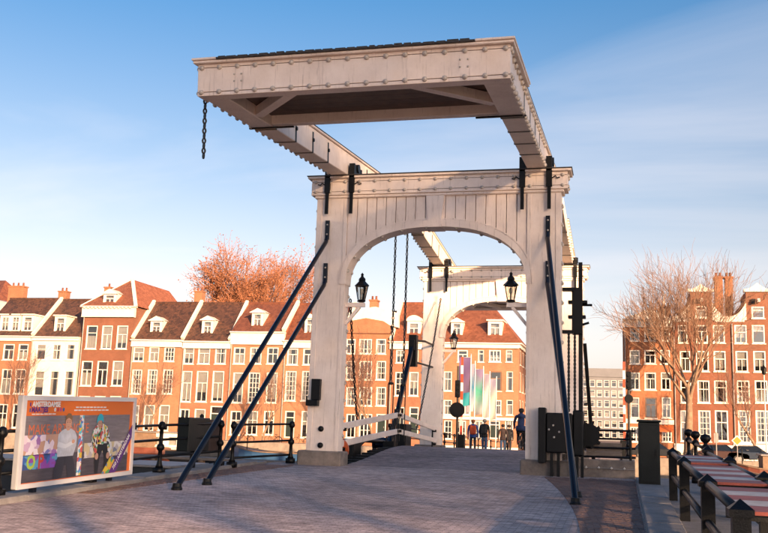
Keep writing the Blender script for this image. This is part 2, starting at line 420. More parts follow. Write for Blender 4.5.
KERBM = mat('kerb_stone', (0.27, 0.245, 0.24), 0.8, var=0.4, scale=2.5, bump=0.4, bscale=30)
PAVER = mat('brown_clinker', (0.21, 0.125, 0.105), 0.75, color2=(0.10, 0.06, 0.052), scale=3.0, bump=0.4, bscale=25)

def slab(name, x0, x1, y0, y1, th, m, dz=0.0, step=0.5):
    ys = [y0+(y1-y0)*i/max(1, int((y1-y0)/step)) for i in range(max(1, int((y1-y0)/step))+1)]
    mb = MB()
    for y in ys:
        z = zg(y)+dz
        mb.v += [Vector((x0, y, z-th)), Vector((x1, y, z-th)), Vector((x1, y, z)), Vector((x0, y, z))]
    for i in range(len(ys)-1):
        a, b = 4*i, 4*i+4
        for j in range(4):
            k = (j+1) % 4
            mb.f.append([a+j, a+k, b+k, b+j]); mb.m.append(0)
    mb.f.append([0, 1, 2, 3]); mb.m.append(0)
    e = 4*(len(ys)-1); mb.f.append([e+3, e+2, e+1, e]); mb.m.append(0)
    return mb.build(name, m)

# ------------------------------------------------------------------ setting
tag(slab('road', -4.25, 5.0, -32, 0.48, 0.5, ROADM), kind='structure')
tag(slab('road', -4.55, 4.75, 14.25, 59.8, 0.5, ROADM), kind='structure')
kl = tag(slab('kerb', -4.9, -4.25, -32, -0.2, 0.6, KERBM, dz=0.05), kind='structure')
kr = tag(slab('kerb', 5.0, 6.6, -32, 0.1, 0.6, KERBM, dz=0.05), kind='structure')
tag(slab('kerb', -5.0, -4.55, 14.5, 59.8, 0.5, KERBM, dz=0.1), kind='structure')
tag(slab('kerb', 4.75, 5.2, 14.5, 59.8, 0.5, KERBM, dz=0.1), kind='structure')
rk = random.Random(8)
for ko, xa, xb in ((kl, -4.88, -4.262), (kr, 5.012, 5.50)):
    y = -17.0
    while y < -0.9:
        l = 0.95+rk.uniform(-.05, .1); mb = MB(); z0, z1 = zg(y)+0.05, zg(y+l)+0.05; d = 0.03+rk.uniform(-.006, .01)
        mb.add([(xa, y, z0-.03), (xb, y, z0-.03), (xb, y+l-.015, z1-.03), (xa, y+l-.015, z1-.03), (xa, y, z0+d), (xb, y, z0+d), (xb, y+l-.015, z1+d), (xa, y+l-.015, z1+d)], [(0,3,2,1), (4,5,6,7), (0,1,5,4), (1,2,6,5), (2,3,7,6), (3,0,4,7)])
        mb.build('kerb_stone', KERBM, ko, ko.location, bevel=0.012); y += l
mb = MB(); mb.box(-5.0, 6.65, -3.2, 0.5, -4.0, -0.6)
tag(mb.build('bridge_abutment', STONE, bevel=0.03), kind='structure')
mb = MB(); mb.box(-5.0, 5.2, 14.3, 17.5, -4.0, -0.55)
tag(mb.build('bridge_abutment', STONE, bevel=0.03), kind='structure')
for yy in (28, 41, 53):
    mb = MB(); mb.box(-4.6, 4.8, yy, yy+1.6, -4.0, -0.95)
    tag(mb.build('bridge_abutment', STONE, bevel=0.03), kind='structure')

# brown clinkers round the foot of the portal: real bricks
def paver_field(bound, y0, y1, seed):
    rnd = random.Random(seed); mb = MB()
    rw, bl = 0.072, 0.205
    k = 0; y = y0
    while y < y1:
        xa, xb = bound(y)
        jit = 0.0
        if xb > 0: xa += jit
        else: xb += jit*0.6
        x = xa - (bl/2 if k % 2 else 0)
        while x < xb:
            a, b = max(x, xa), min(x+bl-0.007, xb)
            if b-a > 0.05:
                h = 0.012+rnd.uniform(-0.004, 0.005); tl = rnd.uniform(-0.003, 0.003)
                z = zg(y); e = 0.006
                z1 = zg(y+rw)
                mb.add([(a, y, z-0.02), (b, y, z-0.02), (b, y+rw-.007, z1-0.02), (a, y+rw-.007, z1-0.02),
                        (a+e, y+e, z+h+tl), (b-e, y+e, z+h-tl), (b-e, y+rw-.007-e, z1+h-tl), (a+e, y+rw-.007-e, z1+h+tl)],
                       [(4,5,6,7), (0,1,5,4), (1,2,6,5), (2,3,7,6), (3,0,4,7)])
            x += bl
        y += rw; k += 1
    return mb
def b_right(y):
    t = min(1, max(0, (y+11)/10.4)); return (4.15-1.25*t**1.5, 4.985)
def b_left(y):
    t = min(1, max(0, (y+8)/7.4)); return (-4.235, -3.9+0.6*t)
o = paver_field(b_right, -13.5, -0.62, 3).build('clinker_paving', PAVER, fix=False)
tag(o, 'brown brick clinkers laid in rows beside the right kerb', 'paving', kind='stuff')
o = paver_field(b_left, -9.0, -0.75, 4).build('clinker_paving', PAVER, fix=False)
tag(o, 'brown brick clinkers along the left kerb before the railing', 'paving', kind='stuff')

# water
def water_mat():
    m = bpy.data.materials.new('river_water'); m.use_nodes = True; t = m.node_tree; N = t.nodes; L = t.links
    b = N['Principled BSDF']; b.inputs['Base Color'].default_value = (0.018, 0.022, 0.02, 1); b.inputs['Roughness'].default_value = 0.06
    b.inputs['IOR'].default_value = 1.33
    g = N.new('ShaderNodeTexCoord'); mp = N.new('ShaderNodeMapping'); mp.inputs['Scale'].default_value = (1, 1.7, 1); L.new(g.outputs['Object'], mp.inputs[0])
    n = N.new('ShaderNodeTexNoise'); n.inputs['Scale'].default_value = 1.4; n.inputs['Detail'].default_value = 5; L.new(mp.outputs[0], n.inputs['Vector'])
    bp = N.new('ShaderNodeBump'); bp.inputs['Strength'].default_value = 0.35; bp.inputs['Distance'].default_value = 0.12
    L.new(n.outputs['Fac'], bp.inputs['Height']); L.new(bp.outputs[0], b.inputs['Normal'])
    return m
mb = MB(); mb.add([(-900, -900, -2.8), (900, -900, -2.8), (900, 900, -2.8), (-900, 900, -2.8)], [(0, 1, 2, 3)])
tag(mb.build('river', water_mat(), fix=False), kind='structure')
GROUND = paving_mat('quay_paving', (0.24, 0.17, 0.13), (0.20, 0.14, 0.11), 0.2, 0.1)
mb = MB(); mb.box(-900, 900, 59.8, 900, -6, -1.0)
tag(mb.build('ground', GROUND), kind='structure')
mb = MB(); mb.box(-900, 900, -900, -32.2, -6, -0.85)
tag(mb.build('ground', GROUND), kind='structure')
mb = MB(); mb.box(-300, -5.0, 59.3, 59.78, -5, -0.82); mb.box(5.2, 300, 59.3, 59.78, -5, -0.82)
tag(mb.build('quay_wall', mat('quay_stone', (0.32, 0.25, 0.2), 0.85, var=0.45, scale=1.5, bump=0.4), bevel=0.02), kind='structure')

# ------------------------------------------------------------------ shared small meshes
bolt_me = None
def bolt_mesh():
    global bolt_me
    if bolt_me is None:
        mb = MB(); mb.lathe([(0.05, 0), (0.05, 0.011), (0.041, 0.030), (0.023, 0.043), (0.0, 0.047)], 8)
        o = mb.build('bolt', BOLTW, smooth=True); bolt_me = o.data
        bpy.data.objects.remove(o)
    return bolt_me
R_FRONT, R_BACK, R_LEFT, R_RIGHT = (PI/2, 0, 0), (-PI/2, 0, 0), (0, -PI/2, 0), (0, PI/2, 0)   # bolt pointing to -y, +y, -x, +x

def chain_mb(pts, link=0.15, r=0.014, w=0.036, mb=None):
    mb = mb or MB()
    pts = [Vector(p) for p in pts]
    segs = [(pts[i], pts[i+1]) for i in range(len(pts)-1)]
    k = 0
    for a, b in segs:
        d = b-a; n = max(1, round(d.length/(link*0.78))); dn = d.normalized()
        x = dn.cross(Vector((0, 1, 0)))
        if x.length < 0.1: x = dn.cross(Vector((1, 0, 0)))
        x.normalize(); y = dn.cross(x)
        for i in range(n):
            c = a+d*((i+0.5)/n)
            side = (x+y).normalized() if k % 2 else (x-y).normalized()
            nor = dn.cross(side)
            ring = []
            for j in range(8):
                an = 2*PI*j/8
                ring.append((math.cos(an), math.sin(an)))
            base = len(mb.v)
            for cx, sy in ring:
                ctr = c+dn*(sy*(link/2-r)) + side*(cx*(w-r*0.5))
                out = (dn*sy+side*cx).normalized()
                for q in range(4):
                    aq = PI/4+PI/2*q
                    mb.v.append(ctr+out*(math.cos(aq)*r*1.3)+nor*(math.sin(aq)*r*1.3))
            for j in range(8):
                for q in range(4):
                    j2, q2 = (j+1) % 8, (q+1) % 4
                    mb.f.append([base+j*4+q, base+j*4+q2, base+j2*4+q2, base+j2*4+q]); mb.m.append(0)
            k += 1
    return mb

# ------------------------------------------------------------------ the portal
T, H = 0.45, 7.667
ARC_A, ARC_B, ARC_Z, ARC_N = 2.40, 1.53, 4.72, 2.3
def arc(x, a=ARC_A, b=ARC_B):
    q = min(1.0, abs(x)/a)
    return ARC_Z + b*(1-q**ARC_N)**(1/ARC_N)
def arc_pts(a, b, n=40):
    out = []
    for i in range(n+1):
        th = PI*i/n
        c, s_ = math.cos(th), math.sin(th)
        out.append((-a*math.copysign(abs(c)**(2/ARC_N), c), ARC_Z+b*abs(s_)**(2/ARC_N)))
    return out

def make_portal(label, loc, rotz, feet):
    P = thing('bridge_portal', label, 'bridge portal', loc, (0, 0, rotz), 'timber portals of the drawbridge')
    bm_ = bolt_mesh()
    for s in (-1, 1):
        a, b = sorted((s*2.40, s*3.26))
        mb = MB(); mb.box(a, b, 0, T, 0.30, 7.12); mb.build('post', WHITE, P, bevel=0.018)
        pa, pb = sorted((s*2.28, s*3.46))
        mb = MB(); mb.box(pa, pb, -0.13, T+0.13, -0.45, 0.36); mb.build('stone_foot', STONE, P, bevel=0.035)
        # flat corner boards on the post faces
        for (u0, u1) in ((s*3.26, s*3.12), (s*2.40, s*2.50)):
            u0, u1 = sorted((u0, u1))
            mb = MB(); mb.box(u0, u1, -0.018, -0.001, 0.37, 7.05); mb.build('corner_board', WHITE, P, bevel=0.004)
        for k in range(13):
            z = 0.75+k*0.5
            inst('bolt', bm_, P, (s*3.262, 0.08, z), R_RIGHT if s > 0 else R_LEFT)
            inst('bolt', bm_, P, (s*3.262, T-0.08, z+0.02), R_RIGHT if s > 0 else R_LEFT)
        for k in range(9):
            z = 0.75+k*0.46
            inst('bolt', bm_, P, (s*2.398, T-0.07, z), R_LEFT if s > 0 else R_RIGHT)
    # tongue-and-groove boards over the arch
    nb = 18; wd = 2*ARC_A/nb
    rim_o = 0.13
    for i in range(nb):
        x0, x1 = -ARC_A+i*wd+0.009, -ARC_A+(i+1)*wd-0.009
        poly = [(x0+(x1-x0)*k/5, arc(x0+(x1-x0)*k/5, ARC_A+0.02, ARC_B+0.02)+0.03) for k in range(6)] + [(x1, 7.12), (x0, 7.12)]
        j = random.Random(i).uniform(-0.004, 0.004)
        mb = MB(); mb.prism(poly, 0.025+j, T-0.025+j); mb.build('board', WHITE, P, bevel=0.003)
    # backing so that no light shows through the board joints
    ao = arc_pts(ARC_A+0.03, ARC_B+0.03)
    poly = [(x, z+0.06) for x, z in ao]+[(ARC_A, 7.05), (-ARC_A, 7.05)]
    mb = MB()
    n = len(ao)
    for i in range(n-1):
        (xa, za), (xb, zb) = ao[i], ao[i+1]
        mb.add([(xa, T/2-.05, za+.06), (xb, T/2-.05, zb+.06), (xb, T/2-.05, 7.08), (xa, T/2-.05, 7.08),
                (xa, T/2+.05, za+.06), (xb, T/2+.05, zb+.06), (xb, T/2+.05, 7.08), (xa, T/2+.05, 7.08)], [(0,1,2,3), (7,6,5,4)])
    mb.build('core_board', DARKWOOD, P, fix=False)
    # moulded rim of the arch
    ai, ao2 = arc_pts(ARC_A-0.02, ARC_B-0.02, 48), arc_pts(ARC_A+0.12, ARC_B+0.17, 48)
    mb = MB()
    for i in range(48):
        q = [ai[i], ai[i+1], ao2[i+1], ao2[i]]
        vs = [(x, -0.045, z) for x, z in q]+[(x, T+0.045, z) for x, z in q]
        mb.add(vs, [(0,1,2,3), (7,6,5,4), (0,4,5,1), (2,6,7,3)])
    mb.build('arch_rim', WHITE, P, fix=False)
    mb = MB()
    ai3, ao3 = arc_pts(ARC_A+0.132, ARC_B+0.182, 48), arc_pts(ARC_A+0.165, ARC_B+0.215, 48)
    for i in range(48):
        q = [ai3[i], ai3[i+1], ao3[i+1], ao3[i]]
        vs = [(x, -0.022, z) for x, z in q]+[(x, T+0.022, z) for x, z in q]
        mb.add(vs, [(0,1,2,3), (7,6,5,4), (2,6,7,3)])
    mb.build('rim_bead', WHITE, P, fix=False)
    for i in range(3, 46, 4):
        (xa, za), (xb, zb) = ai[i], ai[i+1]
        dx, dz = xb-xa, zb-za; l = math.hypot(dx, dz)
        for yy in (0.03, T-0.03):
            inst('bolt', bm_, P, (xa, yy, za), (0, math.atan2(dz, -dx), 0))
    mb = MB(); mb.prism([(-0.165, 6.29), (0.165, 6.29), (0.24, 7.06), (-0.24, 7.06)], -0.062, T+0.062)
    mb.prism([(-0.19, 6.215), (0.19, 6.215), (0.19, 6.288), (-0.19, 6.288)], -0.085, T+0.085)
    mb.build('keystone', WHITE, P)
    # lintel, moulding, cap
    mb = MB(); mb.box(-3.33, 3.33, -0.045, T+0.045, 7.07, 7.15); mb.build('moulding', WHITE, P, bevel=0.02)
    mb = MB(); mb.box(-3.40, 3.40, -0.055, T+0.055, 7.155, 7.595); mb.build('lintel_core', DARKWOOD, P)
    for (za, zb) in ((7.152, 7.234), (7.246, 7.504), (7.516, 7.60)):
        mb = MB(); mb.box(-3.42, 3.42, -0.075, T+0.075, za, zb); mb.build('lintel', WHITE, P, bevel=0.006)
    mb = MB(); mb.box(-3.52, 3.52, -0.15, T+0.15, 7.602, H); mb.build('cap_board', WHITE, P, bevel=0.015)
    mb = MB(); mb.box(-3.54, 3.54, -0.17, T+0.17, H+0.001, H+0.022); mb.build('lead_cap', LEAD, P)
    for k in range(17):
        x = -3.3+k*6.6/16
        for z in (7.24, 7.51):
            inst('bolt', bm_, P, (x, -0.075, z), R_FRONT); inst('bolt', bm_, P, (x, T+0.075, z), R_BACK)
    for s in (-1, 1):
        for z in (7.24, 7.51):
            for yy in (0.08, T-0.08): inst('bolt', bm_, P, (s*3.42, yy, z), R_RIGHT if s > 0 else R_LEFT)
    # iron bearings holding the balance beams
    for s in (-1, 1):
        for off in (-0.34, 0.34):
            x = s*2.62+off
            mb = MB()
            for (ya, yb) in ((-0.13, -0.085), (T+0.085, T+0.13)):
                mb.box(x-0.045, x+0.045, ya, yb, 6.62, 7.30)
                mb.box(x-0.075, x+0.075, ya-0.02, yb+0.02, 7.20, 8.0)
            mb.box(x-0.065, x+0.065, -0.13, T+0.13, 7.695, 7.98)
            mb.lathe([(0.0, -0.1), (0.12, -0.1), (0.12, 0.1), (0, 0.1)], 12, (x, T/2, 7.94), 'x')
            for (yf, sg) in ((-0.16, -1), (T+0.16, 1)):
                mb.lathe([(0.07, 0), (0.07, 0.04), (0, 0.05)], 8, (x, yf, 7.92), 'y')
            br = mb.build('bearing_bracket', IRON, P)
            for (yf) in (-0.11, T+0.11):
                o2 = math.copysign(1, off)
                q = MB(); q.tube([(x+o2*.07, yf, 7.42), (x+o2*.16, yf, 7.48), (x+o2*.20, yf, 7.42), (x+o2*.27, yf, 7.44)], 0.016, 6)
                q.build('hook', IRON, br)
    # braces to the ground
    for (sx, fx, fy, fz, kz) in feet:
        mb = MB()
        x = sx*2.93
        mb.box(x-0.055, x+0.055, -0.075, -0.02, kz, kz+0.52)
        top = Vector((x, -0.075, kz+0.02))
        mb.tube([top+Vector((0, 0.02, 0.06)), top+Vector((0, -0.05, -0.1)), Vector((fx, fy, fz+0.05))], [0.052, 0.056, 0.056], 12)
        b = mb.build('brace', IRONB, P, smooth=False)
        mb = MB(); mb.lathe([(0.10, -0.05), (0.10, 0.03), (0.085, 0.06), (0.075, 0.12)], 12, (fx, fy, fz)); mb.build('brace_shoe', IRON, b)
        for dz in (0.14, 0.40): inst('bolt', bm_, b, (x, -0.075, kz+dz), R_FRONT, (0.5, 0.5, 0.5))
    return P

LEFT_F = [(-1, -3.06, -7.66, zg(-7.66), 5.93), (-1, -3.01, -6.50, zg(-6.5), 4.76)]
RIGHT_F = [(1, 3.90, -6.59, zg(-6.59), 5.93), (1, 3.87, -5.31, zg(-5.31), 4.76)]
near = make_portal('white timber portal nearest the camera, braced by long dark struts', (0, 0, 0), 0, LEFT_F+RIGHT_F)
far = make_portal('white timber portal at the far end of the bridge, seen through the near arch', (0, 14.73, 0), PI, LEFT_F+RIGHT_F)

# ------------------------------------------------------------------ balance frames with counterweight
def make_balance(label, loc, rotz):
    tilt = math.atan(0.089)
    B = thing('balance_frame', label, 'balance frame', loc, (tilt, 0, rotz), 'counterweight frames on top of the portals')
    bm_ = bolt_mesh()
    BW, BH = 0.46, 0.595
    for s in (-1, 1):
        xc = s*2.63
        xa, xb = xc-BW/2, xc+BW/2
        mb = MB(); mb.prism([(-8.22, 0), (4.2, 0), (6.75, 0.16), (6.75, 0.58), (4.2, BH), (-8.22, BH)], xa, xb, 'yz')
        beam = mb.build('balance_beam', WHITE, B, bevel=0.015)
        mb = MB(); mb.box(xa-0.05, xb+0.05, -8.2, 4.2, BH+0.002, BH+0.05); mb.build('cover_board', WHITE, B, bevel=0.01)
        mb = MB(); mb.box(xa-0.055, xb+0.055, -8.2, 4.2, BH+0.052, BH+0.07); mb.build('flashing', LEAD, B)
        xo = xb if s > 0 else xa
        for k in range(35):
            y = -8.15+k*0.36
            if abs(y) < 0.5: continue
            for z in (0.03, 0.53):
                inst('bolt', bm_, B, (xo, y, z), R_RIGHT if s > 0 else R_LEFT, (1.15, 1.15, 1.35))
        for y in (-5.75, -4.5, -3.3, -2.1, 1.6, 3.0, 4.6):     # iron straps
            mb = MB(); e = 0.008
            mb.box(xa-e, xb+e, y-0.045, y+0.045, -e, 0.0-0.0005)
            mb.box(xa-e, xa-0.0005, y-0.045, y+0.045, -e, 0.5); mb.box(xb+0.0005, xb+e, y-0.045, y+0.045, -e, 0.5)
            mb.lathe([(0.045, 0), (0.045, 0.03), (0, 0.035)], 8, (xa-e if s > 0 else xb+e, y, 0.30), 'x') if s < 0 else None
            st = mb.build('iron_strap', IRON, B)
        # tip eye for the lifting chain
        mb = MB(); mb.box(xc-0.06, xc+0.06, 6.3, 6.9, 0.02, 0.30); mb.lathe([(0.0, -.2), (0.09, -.2), (0.09, .2), (0, .2)], 10, (xc, 6.72, 0.1), 'x'); mb.build('chain_eye', IRON, B)
    # counterweight chest between the beam ends
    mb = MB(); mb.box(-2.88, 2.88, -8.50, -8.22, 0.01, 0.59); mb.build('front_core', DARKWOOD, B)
    for (za, zb) in ((0.0, 0.064), (0.076, 0.524), (0.536, 0.60)):
        mb = MB(); mb.box(-2.9, 2.9, -8.52, -8.215, za, zb); mb.build('front_board', WHITE, B, bevel=0.006)
    mb = MB(); mb.box(-2.395, 2.395, -6.05, -5.82, 0.03, 0.585); mb.build('rear_board', WHITE, B, bevel=0.015)
    for i in range(6):
        y0 = -8.215+i*0.36
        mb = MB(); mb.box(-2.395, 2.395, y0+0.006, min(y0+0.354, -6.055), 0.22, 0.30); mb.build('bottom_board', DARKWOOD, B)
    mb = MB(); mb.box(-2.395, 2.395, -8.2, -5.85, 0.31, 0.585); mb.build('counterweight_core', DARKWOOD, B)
    mb = MB(); mb.box(-2.97, 2.97, -8.60, -5.75, 0.602, 0.655); mb.build('cover_board', WHITE, B, bevel=0.012)
    mb = MB(); mb.box(-2.5, 2.3, -8.63, -5.72, 0.657, 0.69); mb.build('flashing', LEAD, B)
    for (xa, xb) in ((-2.99, -2.505), (2.305, 2.99)):
        mb = MB(); mb.box(xa, xb, -8.63, -5.73, 0.657, 0.70); mb.build('end_cover', WHITE, B, bevel=0.008)
    x = -2.45; rr = random.Random(9)
    while x < 2.2:
        l = rr.uniform(0.08, 0.2); mb = MB(); mb.box(x, x+l, -8.645, -8.60, 0.655, 0.697+rr.uniform(0, .014)); mb.build('lead_lap', LEAD, B); x += l+rr.uniform(0.02, 0.06)
    for s in (-1, 1):
        mb = MB(); mb.bar((s*2.40, -6.75, 0.11), (s*1.15, -8.22, 0.11), 0.2, 0.18); mb.build('corner_brace', WHITE, B)
        mb = MB(); mb.box(s*2.42-0.5, s*2.42+0.5, -5.98, -5.92, -0.03, -0.001); mb.build('tie_plate', IRON, B)
    for k in range(17):
        x = -2.82+k*5.64/16
        for z in (0.07, 0.53): inst('bolt', bm_, B, (x, -8.52, z), R_FRONT)
    for s in (-1, 1):
        for (dx, dz) in ((0, 0.25), (0.14, 0.25), (0, 0.38), (0.14, 0.38)):
            inst('bolt', bm_, B, (s*2.1+dx-0.07, -8.52, dz), R_FRONT, (0.4, 0.4, 0.4))
        for z in (0.07, 0.53):
            for yy in (-8.45, -8.28): inst('bolt', bm_, B, (s*2.9, yy, z), R_RIGHT if s > 0 else R_LEFT)
    return B
make_balance('white timber frame with counterweight chest above the near portal', (0, 0.22, 7.72), 0)
make_balance('white timber counterweight frame pivoting on the far portal', (0, 14.51, 7.72), PI)
# ------------------------------------------------------------------ bridge leaves with their handrails
def make_leaf(label, y0, y1, near_side):
    L_ = thing('drawbridge_leaf', label, 'drawbridge leaf', (0, (y0+y1)/2, zg((y0+y1)/2)-0.35), group='leaves of the drawbridge')
    org = L_.location
    n = 12; mb = MB()
    ys = [y0+(y1-y0)*i/n for i in range(n+1)]
    for y in ys:
        z = zg(y); mb.v += [Vector((-2.38, y, z-0.3)), Vector((2.38, y, z-0.3)), Vector((2.38, y, z)), Vector((-2.38, y, z))]
    for i in range(n):
        a, b = 4*i, 4*i+4
        for j in range(4):
            k = (j+1) % 4; mb.f.append([a+j, a+k, b+k, b+j]); mb.m.append(0)
    mb.f.append([0, 1, 2, 3]); mb.m.append(0); e = 4*n; mb.f.append([e+3, e+2, e+1, e]); mb.m.append(0)
    mb.build('deck', DECKM, L_, org)
    for s in (-1, 1):
        # cross timbers sticking out beside the deck
        k = 0; y = y0+0.35
        while y < y1-0.1:
            z = zg(y)-0.06
            mb = MB(); mb.box(*(sorted((s*2.39, s*3.0))), y-0.07, y+0.07, z-0.14, z); mb.build('cross_timber', IRON, L_, org); y += 0.62
        mb = MB(); mb.bar((s*2.95, y0+.1, zg(y0)-0.30), (s*2.95, y1-.05, zg(y1)-0.30), 0.1, 0.2); mb.build('edge_beam', IRON, L_, org)
        # white handrail planks that rise towards the middle of the bridge
        ya, yb = (0.52, 7.18) if near_side else (14.2, 7.54)
        for (za, zb) in ((0.98, 1.42), (0.53, 0.88)):
            mb = MB(); mb.bar((s*2.55, ya, za), (s*2.55, yb, zb), 0.07, 0.17); mb.build('handrail', WHITE, L_, org, bevel=0.01)
        for (yy, zt) in ((yb, 1.62), ((ya*0.93+yb*0.07), 1.12)):
            mb = MB(); mb.tube([(s*2.63, yy, zg(yy)-0.3), (s*2.63, yy, zt)], 0.03, 8)
            for zz in (zt-0.2, zt-0.72): mb.box(s*2.55-0.075, s*2.55+0.075, yy-0.06, yy+0.06, zz-0.045, zz+0.045)
            mb.build('rail_upright', IRON, L_, org)
    return L_
make_leaf('near half of the drawbridge deck with white plank handrails', 0.52, 7.33, True)
make_leaf('far half of the drawbridge deck beyond the crest', 7.39, 14.20, False)

# lifting chains
CH = 'lifting chains of the drawbridge'
def lift_chain(x, y, label):
    tip = Vector((x, y, 8.15)); low = Vector((x, y, 2.45))
    t = thing('lifting_chain', label, 'chain', (x, y, 0.5), group=CH)
    chain_mb([tip, low], 0.17, 0.015, 0.04).build('links', CHAINM, t, t.location)
    mb = MB(); mb.lathe([(0.0, -0.05), (0.10, -0.03), (0.10, 0.03), (0.0, 0.05)], 8, low)
    mb.tube([low+Vector((-.09, 0, -.02)), low+Vector((-.09, 0, -1.9))], 0.02, 6)
    mb.tube([low+Vector((.09, 0, -.02)), low+Vector((.09, 0, -1.9))], 0.02, 6)
    mb.build('hanger', IRON, t, t.location)
lift_chain(-2.72, 6.85, 'left lifting chain of the near leaf, left of the two hanging at mid bridge')
lift_chain(-2.55, 7.90, 'left lifting chain of the far leaf, right of the two hanging at mid bridge')
lift_chain(2.63, 6.85, 'right lifting chain of the near leaf, behind the right post')
lift_chain(2.63, 7.90, 'right lifting chain of the far leaf, behind the right post')
def slack_chain(a, b, sag, label):
    a, b = Vector(a), Vector(b)
    pts = [a.lerp(b, i/8)-Vector((0, 0, sag*4*(i/8)*(1-i/8))) for i in range(9)]
    tag(chain_mb(pts, 0.15, 0.014, 0.036).build('slack_chain', CHAINM), label, 'chain', 'slack chains from posts to leaves')
slack_chain((-2.38, 0.53, 4.40), (-2.75, 3.0, 1.1), 0.15, 'slack dark chain slanting down from the near left post')
slack_chain((-2.45, 13.9, 6.3), (-2.6, 10.6, 1.0), 0.25, 'slack dark chain slanting down from the far left post')
hook = on_y(212.5, 97, -7.6); low = on_y(210, 165, -7.6)
tag(chain_mb([(hook.x, -7.9, 7.05), (low.x, -7.9, 5.88)], 0.13, 0.016, 0.036).build('hanging_chain', CHAINM), 'short chain hanging from the left corner of the counterweight', 'chain')

# steel lever beside the far left post
t = thing('bridge_lever', 'dark steel lever leaning up to the far left post', 'lever', (-2.95, 9.2, 0.2))
mb = MB(); mb.bar((-2.95, 7.9, 0.35), (-2.95, 11.1, 4.2), 0.14, 0.16); mb.build('lever_arm', IRONB, t, t.location, bevel=0.01)
mb = MB(); mb.box(-3.1, -2.8, 11.0, 11.35, 3.3, 4.5); mb.box(-3.06, -2.84, 10.85, 11.0, 3.9, 4.3); mb.build('lever_head', IRON, t, t.location, bevel=0.01)
mb = MB(); mb.tube([(-2.95, 11.2, 4.3), (-2.8, 12.6, 4.4), (-2.8, 14.3, 4.4)], 0.045, 8); mb.tube([(-2.95, 11.2, 3.5), (-2.8, 14.3, 3.5)], 0.04, 8); mb.build('lever_tie', IRON, t, t.location)
mb = MB(); mb.box(-3.15, -2.75, 7.75, 8.1, -0.3, 0.55); mb.build('lever_base', IRON, t, t.location)

# dark winch beyond the handrails on the left
t = thing('winch', 'dark winch machinery standing low behind the white handrails', 'winch', (-3.3, 10.5, -0.3))
mb = MB(); mb.box(-3.75, -3.15, 11.2, 12.2, -0.4, 1.15); mb.build('housing', IRON, t, t.location, bevel=0.03)
mb = MB(); mb.lathe([(0.0, -.4), (0.30, -.4), (0.30, -.34), (0.2, -.33), (0.2, .33), (0.30, .34), (0.30, .4), (0, .4)], 14, (-3.5, 9.4, 0.45), 'x'); mb.build('drum', IRONB, t, t.location)
mb = MB(); mb.box(-3.95, -3.05, 8.9, 9.9, -0.4, 0.2); mb.build('bed', IRON, t, t.location, bevel=0.02)
mb = MB(); mb.tube([(-3.5, 5.2, 0.2), (-3.5, 6.6, 0.55), (-3.4, 8.9, 0.5)], 0.06, 8); mb.build('shaft', IRON, t, t.location)
mb = MB(); mb.box(-3.8, -3.2, 4.3, 5.2, -0.4, 0.62); mb.build('gear_case', IRON, t, t.location, bevel=0.04)

# orange guard disc beside the near left post
t = thing('guard_disc', 'orange rounded guard plate beside the near left post', 'guard plate', (-2.62, 1.25, 0.0))
mb = MB(); mb.lathe([(0.0, -.04), (0.33, -.04), (0.33, .04), (0.0, .04)], 20, (-2.72, 1.0, 0.38), 'y'); mb.build('disc', mat('orange_paint', (0.55, 0.10, 0.025), 0.4, var=0.3), t, t.location)
mb = MB(); mb.box(-2.98, -2.45, 0.96, 1.04, -0.15, 0.12); mb.build('bracket', IRON, t, t.location)

# ------------------------------------------------------------------ railings
def rail_post_mesh(h, ball):
    mb = MB()
    mb.box(-0.095, 0.095, -0.095, 0.095, 0, 0.13)
    mb.lathe([(0.085, 0.13), (0.06, 0.2), (0.045, 0.28), (0.042, h*0.44), (0.075, h*0.47), (0.085, h*0.51), (0.075, h*0.55), (0.042, h*0.58), (0.04, h*0.84), (0.07, h*0.87), (0.085, h*0.91), (0.07, h*0.95)]
             + ([(0.035, h*0.97), (0.04, h*1.0), (0.085, h*1.03), (0.11, h*1.09), (0.085, h*1.155), (0.0, h*1.18)] if ball else [(0.06, h*0.985), (0.03, h*1.005), (0.0, h*1.01)]), 12)
    o = mb.build('post', IRON, smooth=True); me = o.data; bpy.data.objects.remove(o)
    return me
POST_PLAIN = rail_post_mesh(1.07, False)
POST_BALL = rail_post_mesh(0.98, True)
def railing(label, pts, dz, heights, post_me, rail_r=0.028, group=None, flat=False):
    c = Vector(pts[0])
    R_ = thing('railing', label, 'railing', (c.x, c.y, zg(c.y)+dz), group=group)
    org = R_.location
    W = [Vector((x, y, zg(y)+dz)) for x, y in pts]
    for w in W: inst('post', post_me, R_, w-org)
    for i in range(len(W)-1):
        for h in heights:
            mb = MB(); mb.tube([W[i]+Vector((0, 0, h)), W[i+1]+Vector((0, 0, h))], rail_r, 10); mb.build('rail', IRON, R_, org, smooth=True)
    return R_
LP = [(-4.62, -13.2), (-4.62, -10.6), (-4.62, -8.0), (-4.66, -5.3), (-4.45, -2.75)]
railing('black iron railing running behind the advertising board', LP, 0.05, (1.0, 0.70, 0.36), POST_PLAIN, group='railings on the left of the road')
railing('black iron railing between dark cabinet and near left post', [(-4.30, -2.35), (-3.62, -0.15)], 0.02, (1.0, 0.58, 0.22), POST_PLAIN, group='railings on the left of the road')
railing('black iron railing along the far left of the bridge', [(-4.75, 15.2+i*3.2) for i in range(14)], 0.1, (1.0, 0.55), POST_PLAIN, group='railings beyond the far portal')
railing('black iron railing along the far right of the bridge', [(4.95, 15.2+i*3.2) for i in range(14)], 0.1, (1.0, 0.55), POST_PLAIN, group='railings beyond the far portal')

